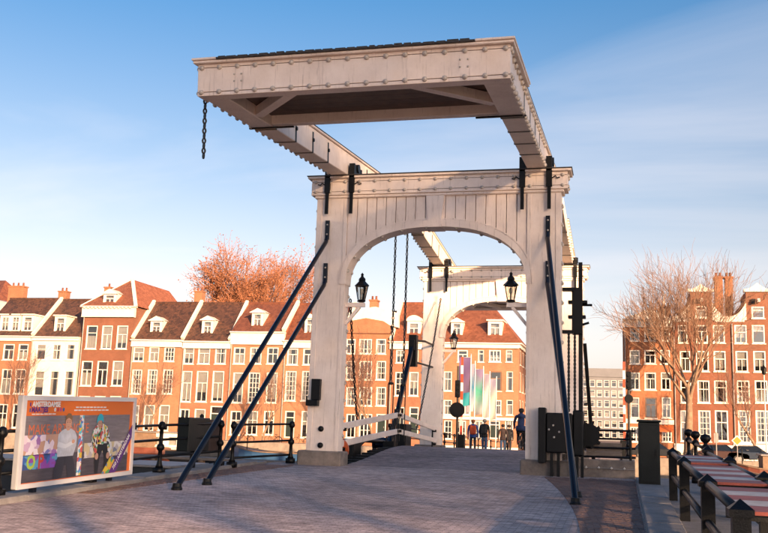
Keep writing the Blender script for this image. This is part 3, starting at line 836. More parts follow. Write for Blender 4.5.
# cross wall and rails on the right of the near portal
t = thing('parapet_wall', 'low stone parapet with a string of small lamps beside the right post', 'parapet', (4.3, 0.3, 0))
mb = MB(); mb.box(3.55, 5.0, 0.22, 0.5, -0.2, 0.42); mb.build('wall', STONE, t, t.location, bevel=0.02)
mb = MB(); mb.tube([(3.5, 0.19, 0.24), (3.9, 0.19, 0.215), (4.3, 0.19, 0.225), (4.7, 0.19, 0.205), (5.0, 0.19, 0.22)], 0.012, 6); mb.build('cable', KERBM, t, t.location)
for x in (3.85, 4.15, 4.45, 4.75): 
    mb = MB(); mb.lathe([(0.0, -.03), (0.035, 0), (0.0, .04)], 8, (x, 0.18, 0.225)); mb.build('small_lamp', FRAME, t, t.location)
t = thing('cross_railing', 'dark iron rails and grey plank panel above the stone parapet', 'railing', (4.3, 0.36, 0.42))
for i, z in enumerate((0.48, 0.70, 0.92, 1.12)):
    mb = MB(); mb.tube([(3.55, 0.36, z), (5.02, 0.36, z+0.01)], 0.026, 8); mb.build('rail', IRON, t, t.location)
for x in (3.62, 4.9):
    mb = MB(); mb.tube([(x, 0.36, 0.42), (x, 0.36, 1.16)], 0.035, 8); mb.build('post', IRON, t, t.location)
WPL = mat('weathered_plank', (0.22, 0.17, 0.14), 0.8, var=0.4, scale=3, bump=0.3, stretch=(1, 1, 6))
for z in (0.50, 0.61, 0.72):
    mb = MB(); mb.box(3.85, 4.7, 0.40, 0.43, z, z+0.105); mb.build('plank', WPL, t, t.location)

# right-hand railings: ball-topped outer rail, lower inner rail, striped boards laid between
railing('black railing with ball finials on the right edge of the bridge', [(6.3, 1.2), (6.3, -1.0), (6.3, -3.6)], 0.05, (0.86, 0.45), POST_BALL, 0.035, group='railings on the right of the road')
mbp = MB(); mbp.box(-0.07, 0.07, -0.07, 0.07, 0, 0.80); mbp.box(-0.095, 0.095, -0.095, 0.095, 0.80, 0.86); mbp.add([(-.095,-.095,.86), (.095,-.095,.86), (.095,.095,.86), (-.095,.095,.86), (0,0,.94)], [(0,1,4), (1,2,4), (2,3,4), (3,0,4)])
o = mbp.build('post', IRON); POST_SQ = o.data; bpy.data.objects.remove(o)
inner = [(5.58, -5.4), (5.58, -8.52), (5.58, -12.4), (5.58, -15.3)]
R2 = railing('lower black railing with square pointed posts beside the pavement', inner, 0.05, (0.83, 0.42), POST_SQ, 0.045, group='railings on the right of the road')
R3_ = railing('black railing with heavy capped posts behind the striped boards', [(6.3, -3.95), (6.3, -7.76), (6.3, -11.4), (6.3, -15.0)], 0.05, (0.80, 0.42), POST_SQ, 0.042, group='railings on the right of the road')
RED = mat('red_stripe_paint', (0.30, 0.055, 0.04), 0.6, var=0.5, scale=6)
WSTR = mat('white_stripe_paint', (0.52, 0.47, 0.44), 0.6, var=0.45, scale=6)
for i, (ya, yb) in enumerate(((-5.9, -8.25), (-8.85, -12.1), (-12.75, -15.2))):
    nm = ['farthest from the camera', 'in the middle of the row', 'nearest the camera'][i]
    t = thing('barrier_board', 'red and white striped barrier board lying flat between railings, ' + nm, 'barrier board', (5.94, (ya+yb)/2, zg(ya)+0.84), group='striped barrier boards')
    n = (5, 7, 5)[i]
    for k in range(n):
        y0, y1 = ya+(yb-ya)*k/n, ya+(yb-ya)*(k+1)/n
        mb = MB(); z0, z1 = zg(y0)+0.885, zg(y1)+0.885
        xa, xb = 5.645, 6.235
        mb.add([(xa,y0,z0-.03), (xb,y0,z0-.03), (xb,y1,z1-.03), (xa,y1,z1-.03), (xa,y0,z0), (xb,y0,z0), (xb,y1,z1), (xa,y1,z1)],
               [(0,3,2,1), (4,5,6,7), (0,1,5,4), (1,2,6,5), (2,3,7,6), (3,0,4,7)])
        mb.build('red_stripe' if k % 2 == 0 else 'white_stripe', RED if k % 2 == 0 else WSTR, t, t.location)
    mb = MB()
    for yy in (ya-0.12, yb+0.12): mb.box(5.60, 6.28, yy-0.05, yy+0.05, zg(yy)+0.80, zg(yy)+0.85)
    mb.build('cross_bearer', IRON, t, t.location)

# dark cabinets
CAB = mat('dark_green_cabinet', (0.005, 0.008, 0.008), 0.35, var=0.5, scale=4, bump=0.1, bscale=10, spec=0.3)
CABB = mat('rusty_cabinet_side', (0.10, 0.06, 0.045), 0.6, var=0.5, scale=3)
def cabinet(label, x0, x1, y0, y1, z0, z1, legs=0.0):
    t = thing('cabinet', label, 'cabinet', ((x0+x1)/2, (y0+y1)/2, z0-legs))
    mb = MB(); mb.box(x0, x1, y0, y1, z0, z1); mb.build('body', CAB, t, t.location, bevel=0.015)
    mb = MB(); mb.box(x0-0.03, x1+0.03, y0-0.03, y1+0.03, z1+0.001, z1+0.05); mb.build('lid', CAB, t, t.location, bevel=0.01)
    mb = MB(); mb.box(x0+0.04, x1-0.04, y0-0.014, y0-0.001, z0+0.06, z1-0.06); d = mb.build('door', CAB, t, t.location, bevel=0.004)
    mb = MB(); mb.box(x1-0.1, x1-0.07, y0-0.05, y0-0.015, (z0+z1)/2-0.08, (z0+z1)/2+0.08); mb.build('handle', IRON, d, t.location)
    if legs:
        for xx in (x0+0.06, x1-0.06):
            mb = MB(); mb.box(xx-0.03, xx+0.03, (y0+y1)/2-0.03, (y0+y1)/2+0.03, z0-legs, z0-0.001); mb.build('leg', IRON, t, t.location)
    return t
cabinet('tall dark cabinet on the right kerb below the orange house', 5.04, 5.48, -2.35, -1.85, zg(-2)+0.05, 1.32)
# left: a double box fixed to the railing
p0 = on_y(186, 418, -4.4); p1 = on_y(208, 450, -4.4)
t = thing('control_box', 'dark metal control box with brown side on the left railing', 'control box', (-4.6, -4.2, -0.15))
mb = MB(); mb.box(-4.80, -4.52, -4.30, -3.22, 0.35, 1.09); mb.build('box', CAB, t, t.location, bevel=0.012)
mb = MB(); mb.box(-4.84, -4.58, -3.215, -2.35, 0.32, 1.06); mb.build('side_panel', mat('brown_panel', (0.07, 0.042, 0.035), 0.5, var=0.5, scale=4), t, t.location, bevel=0.012)
mb = MB(); mb.box(-4.70, -4.60, -3.8, -3.7, zg(-3.7)+0.05, 0.349); mb.build('stand', IRON, t, t.location)
mb = MB(); mb.lathe([(0.045, 0), (0.05, 0.05), (0.0, 0.10)], 10, (-4.66, -3.4, 1.091)); mb.build('lamp_knob', IRON, t, t.location)

# black fittings on the near left post
t = thing('post_box', 'black box bolted to the front of the near left post', 'box', (-2.95, -0.06, 1.5))
a = on_y(313, 388, 0); b = on_y(322, 412, 0)
mb = MB(); mb.box(a.x, a.x+0.24, -0.16, -0.019, 1.66, 2.2); mb.build('housing', IRON, t, t.location, bevel=0.01)
mb = MB(); mb.box(a.x-0.12, a.x+0.2, -0.2, -0.019, 1.5, 1.655); mb.build('tray', IRON, t, t.location, bevel=0.01)
for z in (0.92, 0.5):
    tag(MB().lathe([(0.0, -0.07), (0.06, -0.065), (0.075, -0.03), (0.075, 0.0), (0, 0)], 12, (-2.87, -0.003, z), 'y').build('iron_knob', IRON, smooth=True),
        ('upper' if z > .7 else 'lower')+' round black knob low on the near left post', 'knob', 'knobs on the near left post')

# machinery on the right post
t = thing('lifting_gear', 'dark lifting gear with box, rack and chains on the near right post', 'lifting gear', (3.3, 0.1, 0.1))
org = t.location
mb = MB(); mb.box(2.74, 2.92, -0.42, -0.02, 0.30, 1.62); mb.build('end_plate', IRON, t, org, bevel=0.02)
mb = MB(); mb.box(2.925, 3.55, -0.40, -0.03, 0.55, 1.50); mb.build('gear_case', IRON, t, org, bevel=0.03)
mb = MB(); mb.box(3.56, 3.80, -0.36, 0.5, 0.50, 1.58); mb.build('side_case', IRON, t, org, bevel=0.03)
for (x, z) in ((3.0, 1.1), (3.12, 0.92), (3.1, 1.2), (3.24, 1.05)):
    inst('bolt', bolt_mesh(), t, Vector((x, -0.401, z))-org, R_FRONT, (0.5, 0.5, 0.5))
for x in (3.02, 3.18, 3.62, 3.74):
    mb = MB(); mb.box(x, x+0.07, -0.3, -0.2, zg(0)-0.02, 0.549); mb.build('leg', IRON, t, org)
mb = MB(); mb.box(3.50, 3.76, 0.45, 0.75, 3.5, 4.68); mb.box(3.40, 3.84, 0.5, 0.7, 3.9, 3.98); mb.box(3.40, 3.88, 0.5, 0.7, 4.28, 4.36); mb.build('rack_head', IRON, t, org, bevel=0.01)
mb = MB(); mb.box(3.27, 3.55, 0.30, 0.5, 4.58, 4.66); mb.box(3.27, 3.55, 0.30, 0.5, 3.50, 3.58); mb.build('wall_arm', IRON, t, org)
mb = MB(); mb.box(3.66, 3.76, 0.55, 0.67, 1.0, 5.35); mb.build('guide', IRON, t, org)
for a_, b_ in (((3.76, 0.6, 4.25), (4.0, 0.6, 4.25)), ((3.76, 0.6, 3.75), (3.92, 0.6, 3.80))): MB().tube([a_, b_], 0.03, 8).build('pin', IRON, t, org)
for x in (3.42, 3.57): chain_mb([(x, 0.5, 3.55), (x, 0.5, 1.55)], 0.12, 0.013, 0.03).build('chain', CHAINM, t, org)
mb = MB(); mb.bar((3.80, 0.9, 3.3), (4.0, 1.4, 0.3), 0.09, 0.12); mb.build('link_rod', IRON, t, org)
mb = MB()
for i in range(10):
    a0 = 2*PI*i/10
    mb.bar((3.9+0.26*math.cos(a0), 0.35, 1.0+0.26*math.sin(a0)), (3.9+0.34*math.cos(a0), 0.35, 1.0+0.34*math.sin(a0)), 0.08, 0.08, up=(0, 1, 0))
mb.lathe([(0.0, -0.05), (0.28, -0.05), (0.28, 0.05), (0, 0.05)], 20, (3.9, 0.35, 1.0), 'y'); mb.build('gear_wheel', IRON, t, org)

# ------------------------------------------------------------------ lanterns on brackets
LG = glass_mat('lantern_glass', 0.10)
def lantern(label, x, y, z, s):
    """z = underside of the lamp; s = side of the post it hangs on (post lies towards s)"""
    t = thing('lantern', label, 'lantern', (x, y, z), group='lanterns on the portal posts')
    hx = lambda r, zz: [(r*math.cos(PI/6+k*PI/3), r*math.sin(PI/6+k*PI/3), zz) for k in range(6)]
    mb = MB(); mb.lathe([(0.05, -0.02), (0.11, 0.0), (0.12, 0.03), (0.10, 0.05)], 6); mb.build('base', IRON, t)
    mb = MB()
    for k in range(6):
        a, b = Vector(hx(0.10, 0.05)[k]), Vector(hx(0.17, 0.42)[k]); mb.tube([a, b], 0.010, 4)
    mb.tube([Vector(p) for p in hx(0.17, 0.42)]+[Vector(hx(0.17, 0.42)[0])], 0.012, 4); mb.build('frame', IRON, t)
    mb = MB(); a, b = hx(0.095, 0.055), hx(0.162, 0.415)
    mb.add(a+b, [(k, (k+1) % 6, (k+1) % 6+6, k+6) for k in range(6)]); mb.build('glass', LG, t)
    mb = MB(); mb.lathe([(0.02, 0.05), (0.02, 0.2), (0.045, 0.24), (0.045, 0.34), (0.0, 0.37)], 8); mb.build('bulb', mat('milk_glass', (0.7, 0.62, 0.52), 0.3), t)
    mb = MB(); mb.lathe([(0.20, 0.42), (0.20, 0.44), (0.12, 0.52), (0.085, 0.56), (0.10, 0.575), (0.085, 0.63), (0.05, 0.66), (0.03, 0.70), (0.045, 0.73), (0.0, 0.79)], 6); mb.build('hood', IRON, t)
    mb = MB(); L_ = 0.42
    mb.box(*sorted((-s*0.10, s*L_)), -0.055, 0.055, -0.14, -0.03); mb.bar((0.04*s, 0, -0.14), (s*L_, 0, -0.60), 0.08, 0.09, up=(0, 1, 0)); mb.build('bracket', WHITE, t)
    return t
lantern('black six-sided lantern on the inner side of the near left post', -1.98, 0.22, 4.28, -1)
lantern('black six-sided lantern on the inner side of the near right post', 1.98, 0.22, 4.28, 1)
lantern('black six-sided lantern on the inner side of the far left post', -1.98, 14.50, 4.28, -1)
lantern('black six-sided lantern on the inner side of the far right post', 1.98, 14.50, 4.28, 1)

# ------------------------------------------------------------------ advertising board
def text_mb(txt, size, u, v, d, italic=0.0, rot=0.0, bold=0.0):
    cu = bpy.data.curves.new('t', 'FONT'); cu.body = txt; cu.size = size; cu.shear = italic; cu.offset = bold
    cu.resolution_u = 2
    ob = bpy.data.objects.new('t', cu); col.objects.link(ob)
    dg = bpy.context.evaluated_depsgraph_get(); dg.update()
    me = ob.evaluated_get(dg).to_mesh()
    vs = [Vector(w.co) for w in me.vertices]; fs = [list(p.vertices) for p in me.polygons]
    ob.evaluated_get(dg).to_mesh_clear()
    bpy.data.objects.remove(ob); bpy.data.curves.remove(cu)
    c, s = math.cos(rot), math.sin(rot)
    mb = MB(); mb.add([(u+w.x*c-w.y*s, -d, v+w.x*s+w.y*c) for w in vs], fs)
    return mb
pA, pB = on_x(17, 490, -4.6), on_x(131, 474, -4.6)
BL, BHT = 3.66, 1.45
bt = thing('advertising_board', 'white framed advertising board with orange header and two people, at the left kerb', 'advertising board', (-4.42, -10.42, -0.12), (0, -0.027, PI/2))
bt.scale = (0.965, 1, 1)
PR = lambda n, c: mat('print_'+n, c, 0.45)
mb = MB(); mb.box(0, BL, 0.0, 0.09, 0, BHT); mb.build('casing', mat('board_casing', (0.45, 0.43, 0.42), 0.4), bt, bevel=0.01)
mb = MB()
mb.box(-0.0, BL, -0.03, -0.001, 0, 0.075); mb.box(0, BL, -0.03, -0.001, BHT-0.075, BHT); mb.box(0, 0.085, -0.03, -0.001, 0.0755, BHT-0.0755); mb.box(BL-0.085, BL, -0.03, -0.001, 0.0755, BHT-0.0755)
mb.build('frame', mat('board_frame', (0.66, 0.63, 0.62), 0.35), bt)
def flat(name, poly, m, d, parent=bt):
    mb = MB(); mb.add([(u, -d, v) for u, v in poly], [list(range(len(poly)))]); return mb.build(name, m, parent, fix=False)
def rect(u0, u1, v0, v1): return [(u0, v0), (u1, v0), (u1, v1), (u0, v1)]
def blob(u, v, a, b, n=14): return [(u+a*math.cos(2*PI*k/n), v+b*math.sin(2*PI*k/n)) for k in range(n)]
def mural_mat(name, cols, scale):
    m = bpy.data.materials.new(name); m.use_nodes = True; t = m.node_tree; N = t.nodes; L = t.links
    b = N['Principled BSDF']; b.inputs['Roughness'].default_value = 0.45
    g = N.new('ShaderNodeTexCoord'); nz = N.new('ShaderNodeTexNoise'); nz.inputs['Scale'].default_value = 5; L.new(g.outputs['Object'], nz.inputs['Vector'])
    mx = N.new('ShaderNodeMix'); mx.data_type = 'RGBA'; mx.inputs['Factor'].default_value = 0.12; L.new(g.outputs['Object'], mx.inputs['A']); L.new(nz.outputs['Color'], mx.inputs['B'])
    v = N.new('ShaderNodeTexVoronoi'); v.inputs['Scale'].default_value = scale; L.new(mx.outputs['Result'], v.inputs['Vector'])
    sp = N.new('ShaderNodeSeparateColor'); L.new(v.outputs['Color'], sp.inputs[0])
    r = N.new('ShaderNodeValToRGB'); r.color_ramp.interpolation = 'CONSTANT'
    while len(r.color_ramp.elements) < len(cols): r.color_ramp.elements.new(0.5)
    for i, c in enumerate(cols):
        r.color_ramp.elements[i].position = i/len(cols); r.color_ramp.elements[i].color = (*c, 1)
    L.new(sp.outputs[0], r.inputs[0]); L.new(r.outputs[0], b.inputs['Base Color'])
    return m
OR = PR('orange', (0.72, 0.16, 0.02))
flat('poster_ground', rect(0.085, BL-0.085, 0.075, BHT-0.075), OR, 0.002)
PU0, PU1, PV0, PV1 = 0.10, BL-0.19, 0.085, 1.13
flat('picture_wall', rect(PU0, PU1, PV0+0.42, PV1), mat('print_wall', (0.23, 0.20, 0.22), 0.45, var=0.35, scale=2.5, stretch=(1, 1, 9)), 0.004)
flat('picture_floor', rect(PU0, PU1, PV0, PV0+0.42), mat('print_floor', (0.045, 0.04, 0.055), 0.45, color2=(0.10, 0.085, 0.10), scale=2, stretch=(1, 1, 12)), 0.004)
flat('graffiti_mural', rect(PU0, 1.25, PV0+0.42, PV0+0.74), mural_mat('print_mural', [(0.55, 0.38, 0.55), (0.75, 0.68, 0.75), (0.34, 0.16, 0.42), (0.5, 0.3, 0.22), (0.72, 0.6, 0.7), (0.2, 0.2, 0.5)], 9), 0.006)
flat('graffiti_band', rect(PU0, 1.20, PV0+0.20, PV0+0.43), mural_mat('print_band', [(0.05, 0.12, 0.4), (0.1, 0.3, 0.5), (0.25, 0.06, 0.35), (0.04, 0.08, 0.25)], 8), 0.006)
for k, (ch, cc) in enumerate(zip('OPE', ((0.35, 0.5, 0.08), (0.5, 0.06, 0.05), (0.22, 0.08, 0.45)))):
    text_mb(ch, 0.30, 0.22+k*0.32, PV0+0.215, 0.008, bold=0.012).build('graffiti_letter', PR('gl%d' % k, cc), bt, fix=False)
flat('graffiti_mural', rect(1.90, PU1, PV0+0.30, PV0+0.56), mural_mat('print_mural2', [(0.45, 0.4, 0.42), (0.6, 0.5, 0.3), (0.2, 0.22, 0.3), (0.62, 0.6, 0.6), (0.12, 0.1, 0.12)], 11), 0.006)
flat('graffiti_column', rect(1.70, 1.84, PV0+0.02, PV1), mural_mat('print_column', [(0.75, 0.72, 0.7), (0.1, 0.45, 0.6), (0.7, 0.5, 0.05), (0.65, 0.65, 0.7), (0.6, 0.1, 0.1), (0.1, 0.2, 0.55)], 22), 0.008)
DO = PR('dark_orange', (0.66, 0.16, 0.06))
text_mb('MAKE ART NOTE', 0.235, 0.20, 0.83, 0.007).build('wall_lettering', DO, bt, fix=False)
# printed man in a pale sweater
SK = PR('skin', (0.50, 0.28, 0.20)); SW = mat('print_sweater', (0.46, 0.50, 0.60), 0.45, var=0.25, scale=7); DK = PR('dark_jeans', (0.035, 0.035, 0.05))
HA = PR('hair', (0.20, 0.11, 0.05)); BK = PR('black', (0.02, 0.02, 0.024)); TQ = PR('turquoise', (0.02, 0.38, 0.52))
JK = mural_mat('print_jacket', [(0.7, 0.68, 0.66), (0.03, 0.03, 0.04), (0.7, 0.5, 0.05), (0.72, 0.7, 0.7), (0.55, 0.08, 0.08), (0.1, 0.35, 0.2), (0.65, 0.65, 0.68)], 26)
fg = flat('printed_man', [(0.98, 0.10), (1.02, 0.30), (1.10, 0.47), (1.52, 0.47), (1.62, 0.30), (1.66, 0.10), (1.42, 0.10), (1.36, 0.30), (1.30, 0.31), (1.24, 0.10)], DK, 0.012)
flat('sweater', [(1.07, 0.45), (1.05, 0.66), (1.06, 0.82), (1.16, 0.88), (1.26, 0.91), (1.44, 0.91), (1.56, 0.86), (1.64, 0.76), (1.63, 0.62), (1.55, 0.45)], SW, 0.013, fg)
flat('forearm', [(1.04, 0.62), (1.30, 0.58), (1.58, 0.66), (1.56, 0.72), (1.30, 0.65), (1.08, 0.70)], mat('print_sleeve', (0.50, 0.54, 0.62), 0.45), 0.0135, fg)
flat('hand', blob(1.53, 0.69, 0.05, 0.035), SK, 0.014, fg)
flat('face', blob(1.345, 1.00, 0.095, 0.125), SK, 0.014, fg)
flat('hair', [(1.24, 1.01), (1.25, 1.12), (1.32, 1.165), (1.40, 1.16), (1.45, 1.10), (1.45, 1.01), (1.42, 1.06), (1.34, 1.09), (1.27, 1.06)], HA, 0.0145, fg)
for du in (-0.035, 0.035): flat('eye', blob(1.345+du, 1.015, 0.014, 0.007, 8), BK, 0.0147, fg); flat('brow', rect(1.345+du-.02, 1.345+du+.02, 1.036, 1.044), HA, 0.0147, fg)
flat('mouth', rect(1.315, 1.375, 0.935, 0.944), PR('lip', (0.35, 0.12, 0.1)), 0.0147, fg)
flat('nose', [(1.335, 0.965), (1.36, 0.965), (1.35, 1.01)], PR('skin_dark', (0.5, 0.28, 0.2)), 0.0147, fg)
flat('neck', [(1.30, 0.88), (1.39, 0.88), (1.385, 0.93), (1.305, 0.93)], PR('skin_dark', (0.5, 0.28, 0.2)), 0.0136, fg)
for k in range(7):
    u = 1.10+k*0.07; flat('fold', [(u, 0.47), (u+0.018, 0.47), (u+0.05, 0.60+0.02*(k % 3)), (u+0.04, 0.60)], PR('fold', (0.36, 0.39, 0.46)), 0.0133, fg)
flat('jeans_seam', rect(1.30, 1.315, 0.3, 0.46), BK, 0.0125, fg)
# printed person with turquoise cap leaning on the knees
fg = flat('printed_person', [(2.30, 0.10), (2.27, 0.30), (2.24, 0.62), (2.70, 0.62), (2.74, 0.34), (2.72, 0.12), (2.60, 0.12), (2.60, 0.36), (2.52, 0.50), (2.44, 0.40), (2.40, 0.10)], BK, 0.012)
flat('jacket', [(2.23, 0.52), (2.13, 0.66), (2.14, 0.84), (2.24, 0.93), (2.34, 0.97), (2.50, 0.97), (2.64, 0.92), (2.74, 0.76), (2.80, 0.46), (2.72, 0.44), (2.66, 0.66), (2.50, 0.60), (2.34, 0.62), (2.32, 0.46), (2.25, 0.46)], JK, 0.013, fg)
flat('face', blob(2.37, 0.98, 0.07, 0.09), SK, 0.014, fg)
flat('cap', [(2.26, 0.98), (2.27, 1.09), (2.34, 1.15), (2.42, 1.15), (2.48, 1.09), (2.49, 0.99), (2.43, 1.03), (2.33, 1.03)], TQ, 0.0145, fg)
for du in (-0.026, 0.026): flat('eye', blob(2.37+du, 0.985, 0.011, 0.006, 8), BK, 0.0147, fg)
flat('mouth', rect(2.35, 2.395, 0.925, 0.932), PR('lip', (0.35, 0.12, 0.1)), 0.0147, fg)
flat('hand', blob(2.33, 0.40, 0.06, 0.06), SK, 0.014, fg); flat('hand', blob(2.72, 0.40, 0.06, 0.06), SK, 0.014, fg)
# header
WP = PR('white', (0.75, 0.72, 0.7)); PP = PR('purple', (0.11, 0.03, 0.20)); BLU = PR('blue', (0.03, 0.10, 0.30))
text_mb('AMSTERDAMSE', 0.118, 0.27, 1.275, 0.005, bold=0.006).build('header_lettering', WP, bt, fix=False)
text_mb('MAATJES', 0.118, 0.255, 1.19, 0.005, bold=0.006).build('header_lettering', PP, bt, fix=False)
for k, m_ in enumerate((WP, PR('red', (0.5, 0.04, 0.05)), PR('pink', (0.5, 0.06, 0.22)), BLU)):
    flat('header_mark', blob(0.92+k*0.085, 1.228, 0.033, 0.036, 6), m_, 0.005)
flat('header_mark', rect(0.20, 0.235, 1.19, 1.25), BLU, 0.005); flat('header_mark', rect(0.20, 0.235, 1.28, 1.34), PP, 0.005)
for k in range(6): flat('fine_print', rect(0.27+k*0.115, 0.27+k*0.115+0.10, 1.148, 1.165), WP, 0.005)
for k in range(9):
    flat('fine_print', rect(1.55+k*0.115, 1.55+k*0.115+0.095, 1.255, 1.277), WP, 0.005); flat('fine_print', rect(1.50+k*0.13, 1.50+k*0.13+0.11, 1.205, 1.227), WP, 0.005)
# corner sash
mb = MB(); sash = [(2.78, 0.08), (3.02, 0.08), (3.575, 0.70), (3.575, 0.94)]
flat('corner_sash', sash, PP, 0.0155)
flat('sash_tip', [(2.52, 0.08), (2.78, 0.08), (2.98, 0.305), (2.86, 0.42)], mural_mat('print_tip', [(0.6, 0.45, 0.05), (0.1, 0.35, 0.12), (0.65, 0.3, 0.05), (0.1, 0.2, 0.4)], 16), 0.015)
text_mb('750 | AMSTERDAM', 0.10, 2.955, 0.125, 0.017, rot=math.atan2(0.62, 0.56), bold=0.003).build('sash_lettering', WP, bt, fix=False)
for u in (0.55, 2.95):
    mb = MB(); mb.box(u-0.05, u+0.05, 0.02, 0.1, -0.16, -0.001); mb.box(u-0.14, u+0.14, -0.05, 0.16, -0.20, -0.14); mb.build('foot', IRONB, bt)
# ------------------------------------------------------------------ canal houses
FY, GZ = 70.0, -1.0
rw_ = random.Random(11)
class TB(MB):
    """mesh builder whose points are turned by a matrix (for facades that face another way)"""
    def __init__(s, M): super().__init__(); s.M = M
    def build(s, *a, **k):
        s.v = [s.M @ Vector(v) for v in s.v]; return super().build(*a, **k)
I4 = Matrix.Identity(4)
def window(root, M, x0, x1, z0, z1, kind, y=0.0, sill=True):
    w, h = x1-x0, z1-z0
    if w < 0.25 or h < 0.3: return
    fm = FRAMED if kind == 'dark' else FRAME
    e = min(0.13, w*0.12); y0, y1 = y+0.03, y+0.15
    mb = TB(M)
    mb.box(x0, x0+e, y0, y1, z0, z1); mb.box(x1-e, x1, y0, y1, z0, z1)
    mb.box(x0+e, x1-e, y0, y1, z0, z0+e*0.9); mb.box(x0+e, x1-e, y0, y1, z1-e*0.9, z1)
    xi0, xi1, zi0, zi1 = x0+e, x1-e, z0+e*0.9, z1-e*0.9
    def vb(x, za, zb, t=0.045): mb.box(x-t/2, x+t/2, y0+0.03, y1-0.002, za, zb)
    def hb(z, t=0.06, xa=xi0, xb=xi1): mb.box(xa, xb, y0+0.028, y1-0.004, z-t/2, z+t/2)
    if kind in ('sash', 'blind'):
        zm = zi0+(zi1-zi0)*0.62; hb(zm, 0.08); vb((xi0+xi1)/2, zi0, zm-0.04); 
        if kind == 'sash': vb((xi0+xi1)/2, zm+0.04, zi1)
    elif kind == 'grid':
        n = 3 if w > 1.1 else 2; r = max(3, round((zi1-zi0)/0.5))
        for k in range(1, n): vb(xi0+(xi1-xi0)*k/n, zi0, zi1)
        for k in range(1, r): hb(zi0+(zi1-zi0)*k/r, 0.045)
    elif kind in ('cross', 'dark'):
        zm = zi0+(zi1-zi0)*0.66; hb(zm, 0.08); vb((xi0+xi1)/2, zi0, zm-0.04, 0.07)
    elif kind == 'one':
        hb(zi0+(zi1-zi0)*0.7, 0.07)
    elif kind == 'wide':
        for k in (1, 2): vb(xi0+(xi1-xi0)*k/3, zi0, zi1, 0.09)
        hb(zi0+(zi1-zi0)*0.3, 0.05)
    if kind == 'door':
        fr = mb.build('door_frame', TRIM, root)
        q = TB(M); zt = z0+h*0.74; q.box(xi0, xi1, y0+0.05, y1, z0+0.02, zt); d = q.build('door', DOORM, root, bevel=0.006)
        q = TB(M); q.box(xi0, xi1, y0+0.03, y1, zt+0.002, zt+0.09); q.build('transom', TRIM, root)
        q = TB(M); q.box(xi1-0.16, xi1-0.11, y0, y0+0.049, z0+1.0, z0+1.15); q.build('handle', ZINC, d)
        q = TB(M); q.add([(xi0, y1-0.03, zt+.1), (xi1, y1-.03, zt+.1), (xi1, y1-.03, zi1), (xi0, y1-.03, zi1)], [(0, 1, 2, 3)]); q.build('pane', GLASS, root, fix=False)
        return
    fr = mb.build('window', fm, root)
    q = TB(M); q.add([(xi0, y1-0.03, zi0), (xi1, y1-.03, zi0), (xi1, y1-.03, zi1), (xi0, y1-.03, zi1)], [(0, 1, 2, 3)]); q.build('pane', GLASS, fr, fix=False)
    r = rw_.random()
    yb = y1+0.06
    def cloth(xa, xb, za, zb):
        q = TB(M); n = max(3, int((xb-xa)/0.14))
        for k in range(n+1):
            xx = xa+(xb-xa)*k/n; yy = yb+0.025*(k % 2); q.v += [Vector((xx, yy, za)), Vector((xx, yy, zb))]
        for k in range(n): q.f.append([2*k, 2*k+2, 2*k+3, 2*k+1]); q.m.append(0)
        q.build('curtain', BLIND, fr, fix=False)
    if kind == 'blind':
        q = TB(M); zb = zi0+(zi1-zi0)*rw_.choice((0.04, 0.10, 0.24, 0.3)); q.box(xi0, xi1, yb, yb+0.02, zb, zi1); q.build('blind', BLIND, fr)
    elif kind != 'dark' and r < 0.75:
        if r < 0.28:
            cloth(xi0, xi0+(xi1-xi0)*0.27, zi0, zi1); cloth(xi1-(xi1-xi0)*0.27, xi1, zi0, zi1)
        elif r < 0.52:
            cloth(xi0, xi1, zi0, zi0+(zi1-zi0)*rw_.uniform(0.35, 0.7))
        else:
            q = TB(M); q.box(xi0, xi1, yb, yb+0.02, zi0+(zi1-zi0)*rw_.uniform(0.3, 0.75), zi1); q.build('blind', BLIND, fr)
    if sill:
        q = TB(M); q.box(x0-0.07, x1+0.07, y-0.09, y+0.028, z0-0.09, z0-0.002); q.build('sill', TRIM, fr)
def facade(root, M, x0, x1, z0, z1, ops, m, rec=0.2, name='wall'):
    xs = sorted(set([x0, x1]+[o[0] for o in ops]+[o[1] for o in ops])); zs = sorted(set([z0, z1]+[o[2] for o in ops]+[o[3] for o in ops]))
    mb = TB(M)
    for i in range(len(xs)-1):
        for j in range(len(zs)-1):
            cx, cz = (xs[i]+xs[i+1])/2, (zs[j]+zs[j+1])/2
            if any(o[0] < cx < o[1] and o[2] < cz < o[3] for o in ops): continue
            mb.add([(xs[i], 0, zs[j]), (xs[i+1], 0, zs[j]), (xs[i+1], 0, zs[j+1]), (xs[i], 0, zs[j+1])], [(0, 1, 2, 3)])
    for o in ops:
        a, b, c, d = o[:4]
        mb.add([(a, 0, c), (b, 0, c), (b, 0, d), (a, 0, d), (a, rec, c), (b, rec, c), (b, rec, d), (a, rec, d)], [(0, 4, 5, 1), (1, 5, 6, 2), (2, 6, 7, 3), (3, 7, 4, 0)])
    mb.build(name, m, root, fix=False)
    for o in ops: window(root, M, *o[:5])
def WX(px, py, Y=FY): return on_y(px, py, Y).x
def WZ(px, py, Y=FY): return on_y(px, py, Y).z
def op(r, kind, org, Y=FY):
    xa, xb, ya, yb = r; xm, ym = (xa+xb)/2, (ya+yb)/2
    return (WX(xa, ym, Y)-org.x, WX(xb, ym, Y)-org.x, WZ(xm, yb, Y)-org.z, WZ(xm, ya, Y)-org.z, kind)
